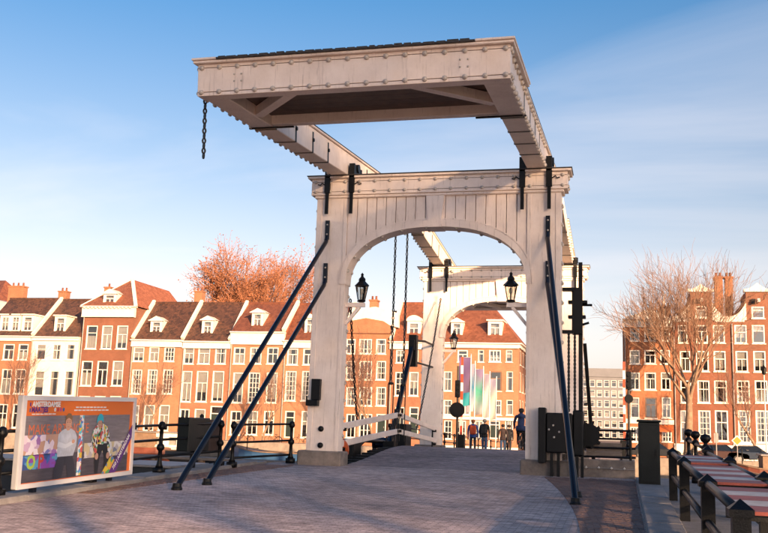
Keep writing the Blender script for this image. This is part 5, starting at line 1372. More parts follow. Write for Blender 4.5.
# ------------------------------------------------------------------ trees
BARK = mat('tree_bark', (0.30, 0.19, 0.12), 0.9, var=0.5, scale=3, bump=0.5, bscale=8)
TWIG = mat('twig_bark', (0.20, 0.10, 0.07), 0.9, var=0.4, scale=2)
def grow_tree(name, label, base, height, spread, seed, levels, n_child, trunk_h, trunk_r, twig_min, bark=BARK, twig=TWIG, upward=0.35, leaves=0, leaf_mat=None, leaf_size=0.2, group=None, fork=None, lean=(0, 0), flo=0.45, lat=1.0, centre=None):
    rnd = random.Random(seed)
    T_ = thing(name, label, 'tree', base, group=group)
    thick, thin = MB(), MB(); tips = []
    def branch(p, d, L_, r, lv):
        n = 6 if lv <= 1 else (4 if lv == 2 else 3)
        pts, rs = [p.copy()], [r]
        q = p.copy(); dd = d.copy()
        r_end = max(r*0.45, twig_min*0.6)
        for k in range(n):
            dd = (dd + Vector((rnd.gauss(0, 1), rnd.gauss(0, 1), rnd.gauss(0, 1)))*(0.13 if lv < 3 else 0.2) + Vector((0, 0, upward*0.12))).normalized()
            q = q + dd*(L_/n); pts.append(q.copy()); rs.append(r+(r_end-r)*(k+1)/n)
        (thick if lv <= 1 else thin).tube(pts, rs, 8 if lv == 0 else (6 if lv == 1 else (4 if lv == 2 else 3)), cap=False)
        if lv >= levels: tips.append((pts[-1], dd)); tips.append((pts[-2], dd)); return
        nc = n_child[lv]
        for c in range(nc):
            t = (flo + (1-flo)*(c+1)/nc) if lv == 0 else (0.25+0.75*(c+rnd.random()*0.6+0.4)/nc)
            t = min(1.0, t)
            f = t*n; i = min(int(f), n-1); pp = pts[i].lerp(pts[i+1], f-i)
            rr = (rs[i]+(rs[i+1]-rs[i])*(f-i))
            ax = (pts[i+1]-pts[i]).normalized()
            an = rnd.uniform(0, 2*PI) if lv else (c*2.4+rnd.uniform(-.4, .4))
            s1 = ax.orthogonal().normalized(); s2 = ax.cross(s1)
            out = s1*math.cos(an)+s2*math.sin(an)
            sp = spread*(1.0 if lv == 0 else rnd.uniform(0.6, 1.1))
            nd = (ax*1.0+out*sp+Vector((0, 0, upward*0.5))).normalized()
            branch(pp, nd, L_*rnd.uniform(0.55, 0.8)*(fork if (fork and lv == 0) else 1.0), max(rr*rnd.uniform(0.5, 0.72), twig_min), lv+1)
    branch(Vector((0, 0, -0.1)), Vector((lean[0], lean[1], 1)).normalized(), trunk_h, trunk_r, 0)
    allz = [v.z for v in thin.v]; sc = height/max(allz)
    S = Matrix.Diagonal((lat*sc**0.75, lat*sc**0.75, sc))
    for mbx in (thick, thin):
        mbx.v = [S @ v for v in mbx.v]
    shx = shy = 0.0
    if centre is not None:                      # an upright crown: lean the whole tree until the crown's middle stands over the given offset
        mz = sum(v.z for v in thin.v)/len(thin.v)
        shx = (centre-sum(v.x for v in thin.v)/len(thin.v))/mz; shy = -sum(v.y for v in thin.v)/len(thin.v)/mz
        for mbx in (thick, thin):
            mbx.v = [Vector((v.x+shx*v.z, v.y+shy*v.z, v.z)) for v in mbx.v]
    thick.build('trunk', bark, T_, fix=False, smooth=True)
    cr = thin.build('crown', twig, T_, fix=False)
    if leaves:
        lf = MB()
        for k in range(leaves):
            p, d = tips[rnd.randrange(len(tips))]
            p = S @ p; p = Vector((p.x+shx*p.z, p.y+shy*p.z, p.z)) + Vector((rnd.gauss(0, .16), rnd.gauss(0, .16), rnd.gauss(0, .16)))
            u = Vector((rnd.gauss(0, 1), rnd.gauss(0, 1), rnd.gauss(0, 1))).normalized()*leaf_size*rnd.uniform(.5, 1.2); v = u.orthogonal().normalized()*leaf_size*rnd.uniform(.3, .6)
            lf.add([p-u, p+v, p+u, p-v], [(0, 1, 2, 3)])
        tag(lf.build('leaves', leaf_mat, cr, fix=False), kind='stuff')
    return T_
b = on_y(689, 448, 60.6)
grow_tree('bare_tree', 'large bare plane tree in front of the brown gabled houses', (b.x, 62.5, GZ), 20.2, 0.58, 21, 5, [6, 5, 5, 5, 4], 7.6, 0.56, 0.016, fork=1.35, flo=0.62, upward=0.5, lat=0.88, centre=-0.4, twig=mat('warm_twig', (0.22, 0.12, 0.075), 0.9))
LEAFM = mat('russet_leaf', (0.34, 0.12, 0.05), 0.8, color2=(0.2, 0.065, 0.03), scale=1.2)
c = on_y(253, 300, 95)
grow_tree('russet_tree', 'broad russet tree rising behind the roofs of the canal houses', (c.x, 95, GZ), 28.0, 0.7, 5, 5, [8, 7, 7, 6, 5], 13.0, 0.6, 0.03, leaves=16000, leaf_mat=LEAFM, leaf_size=0.17, fork=0.9, lat=0.80, upward=0.25, centre=0.0, twig=mat('russet_twig', (0.30, 0.12, 0.06), 0.9))
for (px, hh, sd, lb) in ((147, 9.0, 31, 'young bare tree before the house with grid windows'), (262, 8.5, 32, 'young bare tree before the house with deep white cornice'), (375, 11.5, 33, 'bare tree behind the hanging chains'), (358, 10.5, 36, 'bare tree right of the near left post'), (20, 9.5, 34, 'young bare tree before the house at the left edge'), (760, 9.0, 35, 'young bare tree at the right edge on the quay')):
    b = on_y(px, 442, 63)
    grow_tree('bare_tree', lb, (b.x, 63, GZ), hh, 0.6, sd, 4, [5, 5, 4, 3], 3.4, 0.13, 0.012, group='small bare trees on the far quay', upward=0.7)

# ------------------------------------------------------------------ people
def skin_person(name, label, loc, rz, J, radii, segs, mats_by_tag, scale=1.0, cat='person'):
    """J: joint -> point, segs: (joint a, joint b, tag); one continuous skinned body"""
    names = list(J); idx = {n: i for i, n in enumerate(names)}
    me = bpy.data.meshes.new('body'); me.from_pydata([Vector(J[n])*scale for n in names], [(idx[a], idx[b]) for a, b, _ in segs], [])
    ob = bpy.data.objects.new('body', me); col.objects.link(ob)
    md = ob.modifiers.new('skin', 'SKIN'); md.use_smooth_shade = True; md.branch_smoothing = 0.3
    for n in names:
        r = radii[n]; r = r if isinstance(r, tuple) else (r, r)
        me.skin_vertices[0].data[idx[n]].radius = (r[0]*scale, r[1]*scale)
    me.skin_vertices[0].data[idx['pelvis']].use_root = True
    sd = ob.modifiers.new('sub', 'SUBSURF'); sd.levels = 1; sd.render_levels = 1
    dg = bpy.context.evaluated_depsgraph_get(); dg.update()
    fin = bpy.data.meshes.new_from_object(ob.evaluated_get(dg))
    bpy.data.objects.remove(ob)
    tags = list(mats_by_tag)
    fin.materials.clear()
    for t_ in tags: fin.materials.append(mats_by_tag[t_])
    sg = [(Vector(J[a])*scale, Vector(J[b_])*scale, t_, (sum(radii[a]) / 2 if isinstance(radii[a], tuple) else radii[a])) for a, b_, t_ in segs]
    for p in fin.polygons:
        best = None
        for a, b_, t_, rr in sg:
            ab = b_-a; u = max(0, min(1, (p.center-a).dot(ab)/max(ab.length_squared, 1e-9)))
            dd = (p.center-(a+ab*u)).length/max(rr, 0.03)
            if best is None or dd < best[0]: best = (dd, t_)
        p.material_index = tags.index(best[1]); p.use_smooth = True
    root = thing(name, label, cat, loc, (0, 0, rz))
    bo = bpy.data.objects.new('body', fin); col.objects.link(bo); bo.parent = root
    return root
def hand_fingers(root, wrist, d, m, s=1.0):
    mb = MB(); d = Vector(d).normalized(); side = d.orthogonal().normalized()
    for k in range(4):
        a = Vector(wrist)+side*(0.012*(k-1.5)*1.4); L_ = (0.075, 0.085, 0.08, 0.065)[k]
        mb.tube([a, a+d*L_*0.5, a+d*L_+d.cross(side)*0.02], [0.010, 0.009, 0.007], 5)
    a = Vector(wrist)-d*0.02+side*0.03; mb.tube([a, a+d*0.03+side*0.025, a+d*0.055+side*0.03], [0.011, 0.010, 0.008], 5)
    mb.build('fingers', m, root)
SKIN = mat('skin', (0.45, 0.26, 0.18), 0.55)
def fabric(n, c): return mat('cloth_'+n, c, 0.85, var=0.3, scale=9)
def walk_joints(st=0.16, arm=0.12):
    J = dict(pelvis=(0, 0, .96), waist=(0, 0.01, 1.12), chest=(0, 0.0, 1.32), neckb=(0, 0, 1.47), neck=(0, 0.01, 1.53), head=(0, 0.03, 1.63), crown=(0, 0.03, 1.72))
    for s, n in ((-1, 'l'), (1, 'r')):
        f = st*s
        J['hip'+n] = (s*.09, 0, .92); J['knee'+n] = (s*.10, f*0.6+.03, .50); J['ank'+n] = (s*.10, f-0.02, .09); J['toe'+n] = (s*.11, f+.15, .04)
        J['sh'+n] = (s*.19, 0, 1.43); J['elb'+n] = (s*.25, -arm*s*0.5-.02, 1.15); J['wri'+n] = (s*.25, -arm*s+.06, .91); J['han'+n] = (s*.25, -arm*s+.08, .83)
    return J
WR = dict(pelvis=(.155, .11), waist=(.145, .10), chest=(.17, .115), neckb=(.10, .08), neck=.055, head=(.085, .10), crown=(.06, .07))
for n in 'lr':
    WR.update({'hip'+n: .095, 'knee'+n: .065, 'ank'+n: .045, 'toe'+n: .035, 'sh'+n: .072, 'elb'+n: .052, 'wri'+n: .036, 'han'+n: (.04, .02)})
def std_segs():
    s = [('pelvis', 'waist', 'top'), ('waist', 'chest', 'top'), ('chest', 'neckb', 'top'), ('neckb', 'neck', 'skin'), ('neck', 'head', 'skin'), ('head', 'crown', 'hair')]
    for n in 'lr':
        s += [('pelvis', 'hip'+n, 'leg'), ('hip'+n, 'knee'+n, 'leg'), ('knee'+n, 'ank'+n, 'leg'), ('ank'+n, 'toe'+n, 'shoe'), ('neckb', 'sh'+n, 'top'), ('sh'+n, 'elb'+n, 'top'), ('elb'+n, 'wri'+n, 'top'), ('wri'+n, 'han'+n, 'skin')]
    return s
SHOE = fabric('black', (0.015, 0.015, 0.018)); HAIRD = fabric('dark_hair', (0.03, 0.02, 0.015))
def face_bits(root, zc=1.64, yc=0.03):
    mb = MB()
    for s in (-1, 1): mb.lathe([(0, 0), (.013, .006), (0, .012)], 6, (s*.033, yc+.098, zc+.005), 'y')
    mb.build('eyes', SHOE, root)
    mb = MB(); mb.add([(-.014, yc+.09, zc-.035), (.014, yc+.09, zc-.035), (0, yc+.125, zc-.03), (0, yc+.095, zc+.01)], [(0, 1, 2), (0, 2, 3), (1, 3, 2)]); mb.build('nose', SKIN, root)
    mb = MB(); mb.box(-.025, .025, yc+.085, yc+.1, zc-.062, zc-.052); mb.build('mouth', fabric('lip', (.3, .1, .08)), root)
    mb = MB()
    for s in (-1, 1): mb.lathe([(0, -.01), (.028, 0), (0, .01)], 8, (s*.088, yc, zc-.01), 'x')
    mb.build('ears', SKIN, root)
def walker(label, x, y, rz, top, leg, hair, pack=None, hat=None, sc=1.0, st=0.16, arm=0.12):
    J = walk_joints(st, arm)
    R_ = skin_person('person', label, (x, y, zg(y)), rz, J, WR, std_segs(), dict(top=top, leg=leg, skin=SKIN, hair=hair, shoe=SHOE), 1.0)
    R_.scale = (sc, sc, sc)
    face_bits(R_)
    for n in 'lr': hand_fingers(R_, J['han'+n], (0, 0.25, -1), SKIN)
    mb = MB(); mb.lathe([(.098, 1.62), (.106, 1.66), (.10, 1.71), (.07, 1.75), (0, 1.765)], 12, (0, 0.012, 0)); mb.build('hat' if hat else 'hair', hat or hair, R_, smooth=True)
    # jacket hem and collar
    mb = MB(); mb.lathe([(.165, .88), (.172, .95), (.165, 1.05)], 14); mb.v = [Vector((v.x, v.y*0.78, v.z)) for v in mb.v]; mb.build('jacket_hem', top, R_, smooth=True)
    if pack:
        mb = MB(); mb.box(-.16, .16, -.30, -.11, 1.02, 1.46); pk = mb.build('backpack', pack, R_, bevel=0.05)
        mb = MB(); mb.box(-.12, .12, -.345, -.301, 1.06, 1.25); mb.build('pocket', pack, pk, bevel=0.02)
        mb = MB()
        for s in (-1, 1): mb.tube([(s*.10, -.13, 1.44), (s*.11, 0.0, 1.53), (s*.12, .13, 1.40), (s*.13, .10, 1.15), (s*.13, -.11, 1.06)], .016, 5)
        mb.build('strap', pack, pk)
    return R_
def px_at(px, y): 
    # x where the vertical plane through this pixel column meets the deck at distance y
    return on_y(px, 432, y).x
NAVY = fabric('navy', (0.02, 0.035, 0.10)); BLUEJ = fabric('blue_jacket', (0.04, 0.10, 0.35)); REDP = fabric('red_pack', (0.75, 0.10, 0.03)); BLK = fabric('black2', (0.012, 0.012, 0.015)); JEAN = fabric('jeans', (0.05, 0.10, 0.19)); GREY = fabric('grey_wool', (0.25, 0.23, 0.22)); BRN = fabric('brown_coat', (0.06, 0.035, 0.03))
walker('person in blue jacket with a red backpack walking away over the bridge', px_at(473, 23.5), 23.5, 0.1, BLUEJ, fabric('dark_trousers', (0.03, 0.03, 0.04)), fabric('auburn_hair', (0.25, 0.09, 0.04)), REDP)
walker('person in black coat, pale hat and jeans walking away over the bridge', px_at(484.5, 22.5), 22.5, -0.05, BLK, JEAN, HAIRD, BLK, GREY, st=-0.18)
walker('person in dark brown coat walking beside the cyclist, nearer the flags', px_at(503, 27), 27, 0.2, BRN, JEAN, HAIRD, None, None, 0.96)
walker('person in black coat walking just left of the cyclist', px_at(509, 28.5), 28.5, -0.2, BLK, fabric('black3', (0.02, 0.02, 0.025)), HAIRD, None, None, 0.98, st=-0.15)
# cyclist riding away and the bicycle
cx_, cy_ = px_at(521.5, 12.6), 12.6
zc_ = zg(cy_)
RB = thing('bicycle', 'black upright bicycle ridden away from the camera', 'bicycle', (cx_, cy_, zc_))
RUB = mat('tyre_rubber', (0.015, 0.015, 0.016), 0.8)
for (yy, nm) in ((-0.54, 'rear'), (0.54, 'front')):
    mb = MB(); mb.tube([(0, yy+0.34*math.cos(2*PI*k/20), 0.36+0.34*math.sin(2*PI*k/20)) for k in range(21)], 0.02, 6, cap=False); wh = mb.build('wheel', RUB, RB)
    mb = MB()
    for k in range(10): mb.tube([(0, yy, .36), (0, yy+0.33*math.cos(2*PI*k/10), .36+.33*math.sin(2*PI*k/10))], .003, 3)
    mb.lathe([(0, -.05), (.025, -.05), (.025, .05), (0, .05)], 8, (0, yy, .36), 'x'); mb.build('spokes', ZINC, wh)
mb = MB()
for a, b_ in (((0, -.54, .36), (0, -.12, .30)), ((0, -.12, .30), (0, -.26, .86)), ((0, -.54, .36), (0, -.22, .74)), ((0, -.12, .30), (0, .36, .80)), ((0, -.22, .70), (0, .34, .92)), ((0, .54, .36), (0, .36, .80)), ((0, .36, .80), (0, .30, 1.05))): mb.tube([a, b_], .018, 6)
mb.build('frame', IRON, RB)
mb = MB(); mb.tube([(-.28, .08, 1.06), (-.24, .26, 1.07), (0, .30, 1.05), (.24, .26, 1.07), (.28, .08, 1.06)], .014, 6); mb.build('handlebar', ZINC, RB)
mb = MB(); mb.box(-.10, .10, -.40, -.14, .87, .93); mb.build('saddle', RUB, RB, bevel=0.03)
mb = MB(); mb.tube([(0, -.54+.40*math.cos(a), .36+.40*math.sin(a)) for a in [PI*0.25+PI*0.75*k/8 for k in range(9)]], .028, 5); mb.build('mudguard', IRON, RB)
mb = MB(); mb.box(-.04, .04, -.97, -.93, .52, .60); mb.build('rear_lamp', RED, RB)
mb = MB(); mb.tube([(.06, -.12, .30), (.06, -.12, .14)], .012, 5); mb.tube([(-.06, -.12, .30), (-.06, -.12, .46)], .012, 5); mb.box(.07, .16, -.16, -.08, .12, .15); mb.box(-.16, -.07, -.16, -.08, .45, .48); mb.build('pedals', IRON, RB)
J = dict(pelvis=(0, -.27, 1.02), waist=(0, -.24, 1.17), chest=(0, -.18, 1.38), neckb=(0, -.14, 1.53), neck=(0, -.12, 1.58), head=(0, -.09, 1.68), crown=(0, -.09, 1.77))
for s, n, kz, ky, az in ((-1, 'l', .86, .10, .52), (1, 'r', .66, .06, .22)):
    J['hip'+n] = (s*.10, -.25, .98); J['knee'+n] = (s*.13, ky, kz-.06); J['ank'+n] = (s*.12, -.16, az); J['toe'+n] = (s*.12, -.0, az-.04)
    J['sh'+n] = (s*.19, -.16, 1.49); J['elb'+n] = (s*.27, -.06, 1.26); J['wri'+n] = (s*.27, .06, 1.10); J['han'+n] = (s*.27, .10, 1.08)
CY = skin_person('person', 'cyclist in dark blue hooded jacket riding away at the right post', (cx_, cy_, zc_), 0, J, WR, std_segs(), dict(top=NAVY, leg=BLK, skin=SKIN, hair=HAIRD, shoe=SHOE))
mb = MB(); mb.lathe([(.098, 1.67), (.106, 1.71), (.10, 1.76), (.07, 1.80), (0, 1.815)], 12, (0, -.10, 0)); mb.build('hair', HAIRD, CY, smooth=True)
mb = MB(); mb.lathe([(.13, 1.44), (.14, 1.52), (.10, 1.60)], 12, (0, -.19, 0)); mb.build('hood', NAVY, CY, smooth=True)
mb = MB(); mb.lathe([(.19, .96), (.195, 1.05), (.18, 1.15)], 14, (0, -.25, 0)); mb.build('jacket_hem', NAVY, CY, smooth=True)
face_bits(CY, 1.69, -.09)
for n in 'lr': hand_fingers(CY, J['han'+n], (0, 0.5, -0.6), SKIN)

# ------------------------------------------------------------------ banners along the far left of the bridge
def banner_mat(name, cols):
    m = bpy.data.materials.new(name); m.use_nodes = True; t = m.node_tree; N = t.nodes; L = t.links
    b_ = N['Principled BSDF']; b_.inputs['Roughness'].default_value = 0.7
    g = N.new('ShaderNodeTexCoord'); sp = N.new('ShaderNodeSeparateXYZ'); L.new(g.outputs['Object'], sp.inputs[0])
    nz_ = N.new('ShaderNodeTexNoise'); nz_.inputs['Scale'].default_value = 1.6; L.new(g.outputs['Object'], nz_.inputs['Vector'])
    mr = N.new('ShaderNodeMapRange'); mr.inputs['From Min'].default_value = 1.9; mr.inputs['From Max'].default_value = 5.4; L.new(sp.outputs['Z'], mr.inputs['Value'])
    ad = N.new('ShaderNodeMath'); ad.operation = 'MULTIPLY_ADD'; ad.inputs[1].default_value = 0.35; L.new(nz_.outputs['Fac'], ad.inputs[0]); L.new(mr.outputs[0], ad.inputs[2])
    sb = N.new('ShaderNodeMath'); sb.operation = 'SUBTRACT'; sb.inputs[1].default_value = 0.17; L.new(ad.outputs[0], sb.inputs[0])
    r = N.new('ShaderNodeValToRGB')
    while len(r.color_ramp.elements) < len(cols): r.color_ramp.elements.new(0.5)
    for i, c_ in enumerate(cols): r.color_ramp.elements[i].position = i/(len(cols)-1); r.color_ramp.elements[i].color = (*[0.6*v for v in c_], 1)
    L.new(sb.outputs[0], r.inputs[0]); L.new(r.outputs[0], b_.inputs['Base Color'])
    return m
BAN = [((458.5, 470), 28.5, 357, 392, [(0.1, 0.08, 0.1), (0.12, 0.10, 0.16), (0.16, 0.09, 0.22), (0.22, 0.13, 0.32)], 'violet and dark banner, leftmost of the row on the bridge'),
       ((463, 470), 32, 361, 405, [(0.03, 0.14, 0.35), (0.0, 0.33, 0.36), (0.02, 0.2, 0.4), (0.08, 0.1, 0.3)], 'narrow blue-green banner behind the leftmost violet one'),
       ((466.3, 474.3), 35, 364, 411, [(.5,.42,.45), (.55,.5,.55), (.1,.35,.55), (.42,.35,.45)], 'pink banner with a blue middle in the row on the bridge'),
       ((475.3, 482.7), 39, 369, 414, [(.3,.08,.06), (.4,.45,.45), (.05,.4,.28), (.28,.2,.36)], 'violet banner with green middle and red foot on the bridge'),
       ((484, 489.3), 43, 374, 417, [(.55,.48,.48), (.6,.6,.55), (.5,.6,.6), (.42,.35,.44)], 'pale pink banner, second from the right of the row'),
       ((490.3, 496), 47, 379, 419, [(.4,.12,.1), (.6,.6,.5), (.5,.6,.5), (.38,.33,.46)], 'pale yellow banner with violet top, rightmost of the row')]
POLEM = mat('white_pole', (0.6, 0.56, 0.54), 0.4)
for i, ((xa, xb), Y, ya, yb, cols, lb) in enumerate(BAN):
    x0, x1 = on_y(xa, 390, Y).x, on_y(xb, 390, Y).x; zt_, zb_ = on_y(xa, ya, Y).z, on_y(xa, yb, Y).z
    t = thing('banner', lb, 'banner', (x1, Y, zg(Y)), group='banners on poles along the bridge')
    mb = MB(); mb.tube([(0.03, 0, 0), (0.03, 0, zt_-zg(Y)+0.2)], 0.03, 8); mb.tube([(0.03, 0, zt_-zg(Y)-.01), (x0-x1, 0, zt_-zg(Y)-.01)], .012, 6); mb.build('pole', POLEM, t)
    mb = MB(); n = 10
    for k in range(n+1):
        zz = zb_+(zt_-zb_)*k/n
        for q in range(5):
            u = q/4; xx = (x0-x1)*u*(1-0.02*math.sin(k)); mb.v.append(Vector((xx, 0.06*math.sin(u*4+k*0.7+i)*(1-k/n*0.6), zz-zg(Y)-(0.1*u if k == 0 else 0))))
    for k in range(n):
        for q in range(4): mb.f.append([k*5+q, k*5+q+1, (k+1)*5+q+1, (k+1)*5+q]); mb.m.append(0)
    mb.build('cloth', banner_mat('banner_%d' % i, cols), t, fix=False, smooth=True)

# ------------------------------------------------------------------ barriers, signals, signs
REDB = mat('barrier_red', (0.55, 0.06, 0.025), 0.4); WHB = mat('barrier_white', (0.72, 0.68, 0.64), 0.4)
def raised_barrier(px, Y, ytop, label):
    x = on_y(px, 430, Y).x; zt_ = on_y(px, ytop, Y).z; zb_ = zg(Y)
    t = thing('barrier_boom', label, 'barrier', (x, Y, zb_), group='raised road barriers')
    mb = MB(); mb.box(-.22, .22, -.2, .2, 0, 1.05); mb.build('drive_box', IRON, t, bevel=.02)
    n = 9; hgt = zt_-zb_-1.05
    for k in range(n):
        mb = MB(); mb.box(-.06, .06, -.05, .05, 1.052+hgt*k/n, 1.05+hgt*(k+1)/n); mb.build('red_band' if k % 2 == 0 else 'white_band', REDB if k % 2 == 0 else WHB, t)
raised_barrier(461, 26.5, 357, 'raised red and white barrier boom left of the banners')
raised_barrier(624.5, 26.5, 362, 'raised red and white barrier boom before the orange corner house')
def signal(px, Y, ydisc, ytop, rad, label):
    x = on_y(px, 430, Y).x; zb_ = zg(Y); zd = on_y(px, ydisc, Y).z-zb_; zt_ = on_y(px, ytop, Y).z-zb_
    t = thing('traffic_signal', label, 'signal', (x, Y, zb_), group='bridge signals')
    mb = MB(); mb.tube([(0, 0, 0), (0, 0, zt_)], .06, 8); mb.build('pole', IRON, t)
    mb = MB(); mb.lathe([(0, -.03), (rad, -.03), (rad, .03), (0, .03)], 20, (0, -.12, zd), 'y'); mb.build('round_backing', IRON, t)
    mb = MB(); mb.box(-.13, .13, -.16, .1, zd+rad+.25, zd+rad+1.15); hd = mb.build('signal_head', IRON, t, bevel=.02)
    for k in range(3):
        mb = MB(); mb.lathe([(.075, -.1), (.085, 0), (0, 0)], 10, (0, -.165, zd+rad+.42+k*.28), 'y'); mb.build('lens_hood', IRON, hd)
signal(457, 25.5, 410, 366, 0.40, 'black signal post with a round disc left of the banners')
signal(629, 25.5, 399, 372, 0.22, 'black signal post beside the right barrier boom')
# priority sign on the right quay
Y = 58.0; p = on_y(740.5, 441, Y)
t = thing('road_sign', 'yellow diamond road sign on the right quay', 'road sign', (p.x, Y+2.3, GZ)); hz_ = p.z-GZ
mb = MB(); mb.tube([(0, 0, 0), (0, 0, hz_+.45)], .04, 6); mb.build('post', ZINC, t)
mb = MB(); mb.prism([(-.45, hz_), (0, hz_-.45), (.45, hz_), (0, hz_+.45)], -.07, -.045); mb.build('plate', FRAME, t)
mb = MB(); mb.prism([(-.34, hz_), (0, hz_-.34), (.34, hz_), (0, hz_+.34)], -.076, -.072); mb.build('yellow_face', mat('sign_yellow', (0.6, 0.22, 0.02), 0.4), t)
p = on_y(719, 432, Y); t = thing('lamp_post', 'thin grey post with small plate on the right quay', 'post', (p.x, 60.5, GZ))
mb = MB(); mb.tube([(0, 0, 0), (0, 0, p.z-GZ)], .05, 6); mb.build('pole', ZINC, t); mb = MB(); mb.box(-.18, .18, -.03, .03, p.z-GZ-.9, p.z-GZ-.1); mb.build('plate', ZINC, t)
p = on_y(764, 375, 61); t = thing('lamp_post', 'tall slender street lamp at the right edge', 'street lamp', (p.x, 61, GZ)); zz = p.z-GZ
mb = MB(); mb.tube([(0, 0, 0), (0, 0, zz*.3), (0, 0, zz)], [.09, .06, .045], 8); mb.build('pole', POLEM, t)
mb = MB(); mb.lathe([(.05, zz), (.16, zz+.1), (.22, zz+.55), (.05, zz+.8), (0, zz+.85)], 8); mb.build('lamp', IRON, t)

# ------------------------------------------------------------------ boats
HULLB = mat('hull_dark', (0.02, 0.022, 0.03), 0.35, var=0.4, scale=1); HULLBL = mat('hull_blue', (0.03, 0.08, 0.17), 0.4); HULLR = mat('hull_rust', (0.20, 0.055, 0.03), 0.5, var=0.4, scale=1); CABW = mat('cabin_white', (0.72, 0.66, 0.60), 0.5, var=.1); DECKW = mat('deck_wood', (0.25, 0.15, 0.09), 0.7, var=.4, scale=2)
def boat(label, x, y, L_, W_, hz0, rz, hull, cab=True, ch=1.2, cabm=None):
    t = thing('moored_boat', label, 'boat', (x, y, -2.85), (0, 0, rz), group='boats moored on the river')
    n = 12; mb = MB(); st = []
    for k in range(n+1):
        u = k/n; wv = W_/2*(1-max(0, (u-.72)/.28)**2.2)*(1-max(0, (.10-u)/.10)*.3); sh = hz0*(1+0.35*max(0, (u-.6)/.4)**2)
        st.append((L_*(u-.5), max(wv, .03), sh))
    for (xx, wv, sh) in st: mb.v += [Vector((xx, -wv*.7, 0)), Vector((xx, -wv, sh*.6)), Vector((xx, -wv, sh)), Vector((xx, wv, sh)), Vector((xx, wv, sh*.6)), Vector((xx, wv*.7, 0))]
    for k in range(n):
        for q in range(6): mb.f.append([6*k+q, 6*k+(q+1) % 6, 6*k+6+(q+1) % 6, 6*k+6+q]); mb.m.append(0)
    mb.f.append([0, 1, 2, 3, 4, 5]); mb.m.append(0); mb.f.append([6*n+5-q for q in range(6)]); mb.m.append(0)
    mb.build('hull', hull, t)
    mb = MB()
    for s in (-1, 1): mb.tube([(xx, s*wv, sh+.03) for xx, wv, sh in st], .06, 5)
    mb.build('rubbing_strake', DECKW, t)
    if cab:
        x0, x1, wc = -L_*.38, L_*.22, W_*.36
        ops = [(x0+.5+k*1.5, x0+1.5+k*1.5, hz0+.35, hz0+ch-.25, 'one') for k in range(int((x1-x0-.6)/1.5))]
        M = Matrix.Translation((0, -wc, 0)); facade(t, M, x0, x1, hz0, hz0+ch, ops, cabm or CABW, name='cabin_wall')
        mb = MB(); mb.box(x0, x1, -wc+.25, wc, hz0, hz0+ch-.01); mb.build('cabin', cabm or CABW, t)
        mb = MB(); mb.box(x0-.15, x1+.15, -wc-.15, wc+.15, hz0+ch+.001, hz0+ch+.1); mb.build('cabin_roof', ZINC, t, bevel=.02)
    mb = MB(); mb.tube([(L_*.36, 0, hz0), (L_*.36, 0, hz0+1.4)], .04, 6); mb.build('mooring_post', IRON, t)
p = on_y(178, 442, 55); boat('white houseboat with dark hull before the house with the white door surround', p.x, 55.5, 15, 3.6, 1.1, 0.02, HULLB, True, 1.5)
p = on_y(283, 443, 53); boat('low blue boat moored left of the near left post', p.x, 52.5, 8.5, 2.4, 1.35, PI, HULLBL, False)
p = on_y(105, 446, 54); boat('long dark barge behind the advertising board', p.x, 55, 13, 3.4, 1.3, PI, HULLR, True, 1.3, DECKW)
boat('long black barge lying low behind the advertising board, nearest the railing', -21.0, 11.0, 24, 4.4, 1.55, PI, HULLB, True, 0.5, HULLB)
p = on_y(742, 474, 44); boat('rust red boat near the right quay', 16.5, 50.0, 9, 3.0, 1.7, PI, HULLR, True, 1.0, DECKW)
boat('dark boat at the right edge of the river', 16.5, 32.0, 11, 3.2, 1.6, PI, HULLB, False)
# timber guide works on the river, left of the near portal
t = thing('timber_jetty', 'long timber guide jetty on the river behind the left railing', 'jetty', (-13.5, 17, -3.2))
for k in range(3):
    mb = MB(); mb.box(-24, -6.2, 16.5+k*.36, 16.84+k*.36, -.78, -.66); mb.build('plank', WPL, t, t.location, bevel=.01)
for k in range(2):
    mb = MB(); mb.box(-24, -6.2, 16.38, 16.49, -1.25-k*.55, -.95-k*.55); mb.build('waling', DECKW, t, t.location)
for k in range(8):
    mb = MB(); mb.tube([(-23.5+k*2.4, 16.65, -3.2), (-23.5+k*2.4, 16.65, -.785)], .16, 8); mb.build('pile', DECKW, t, t.location)

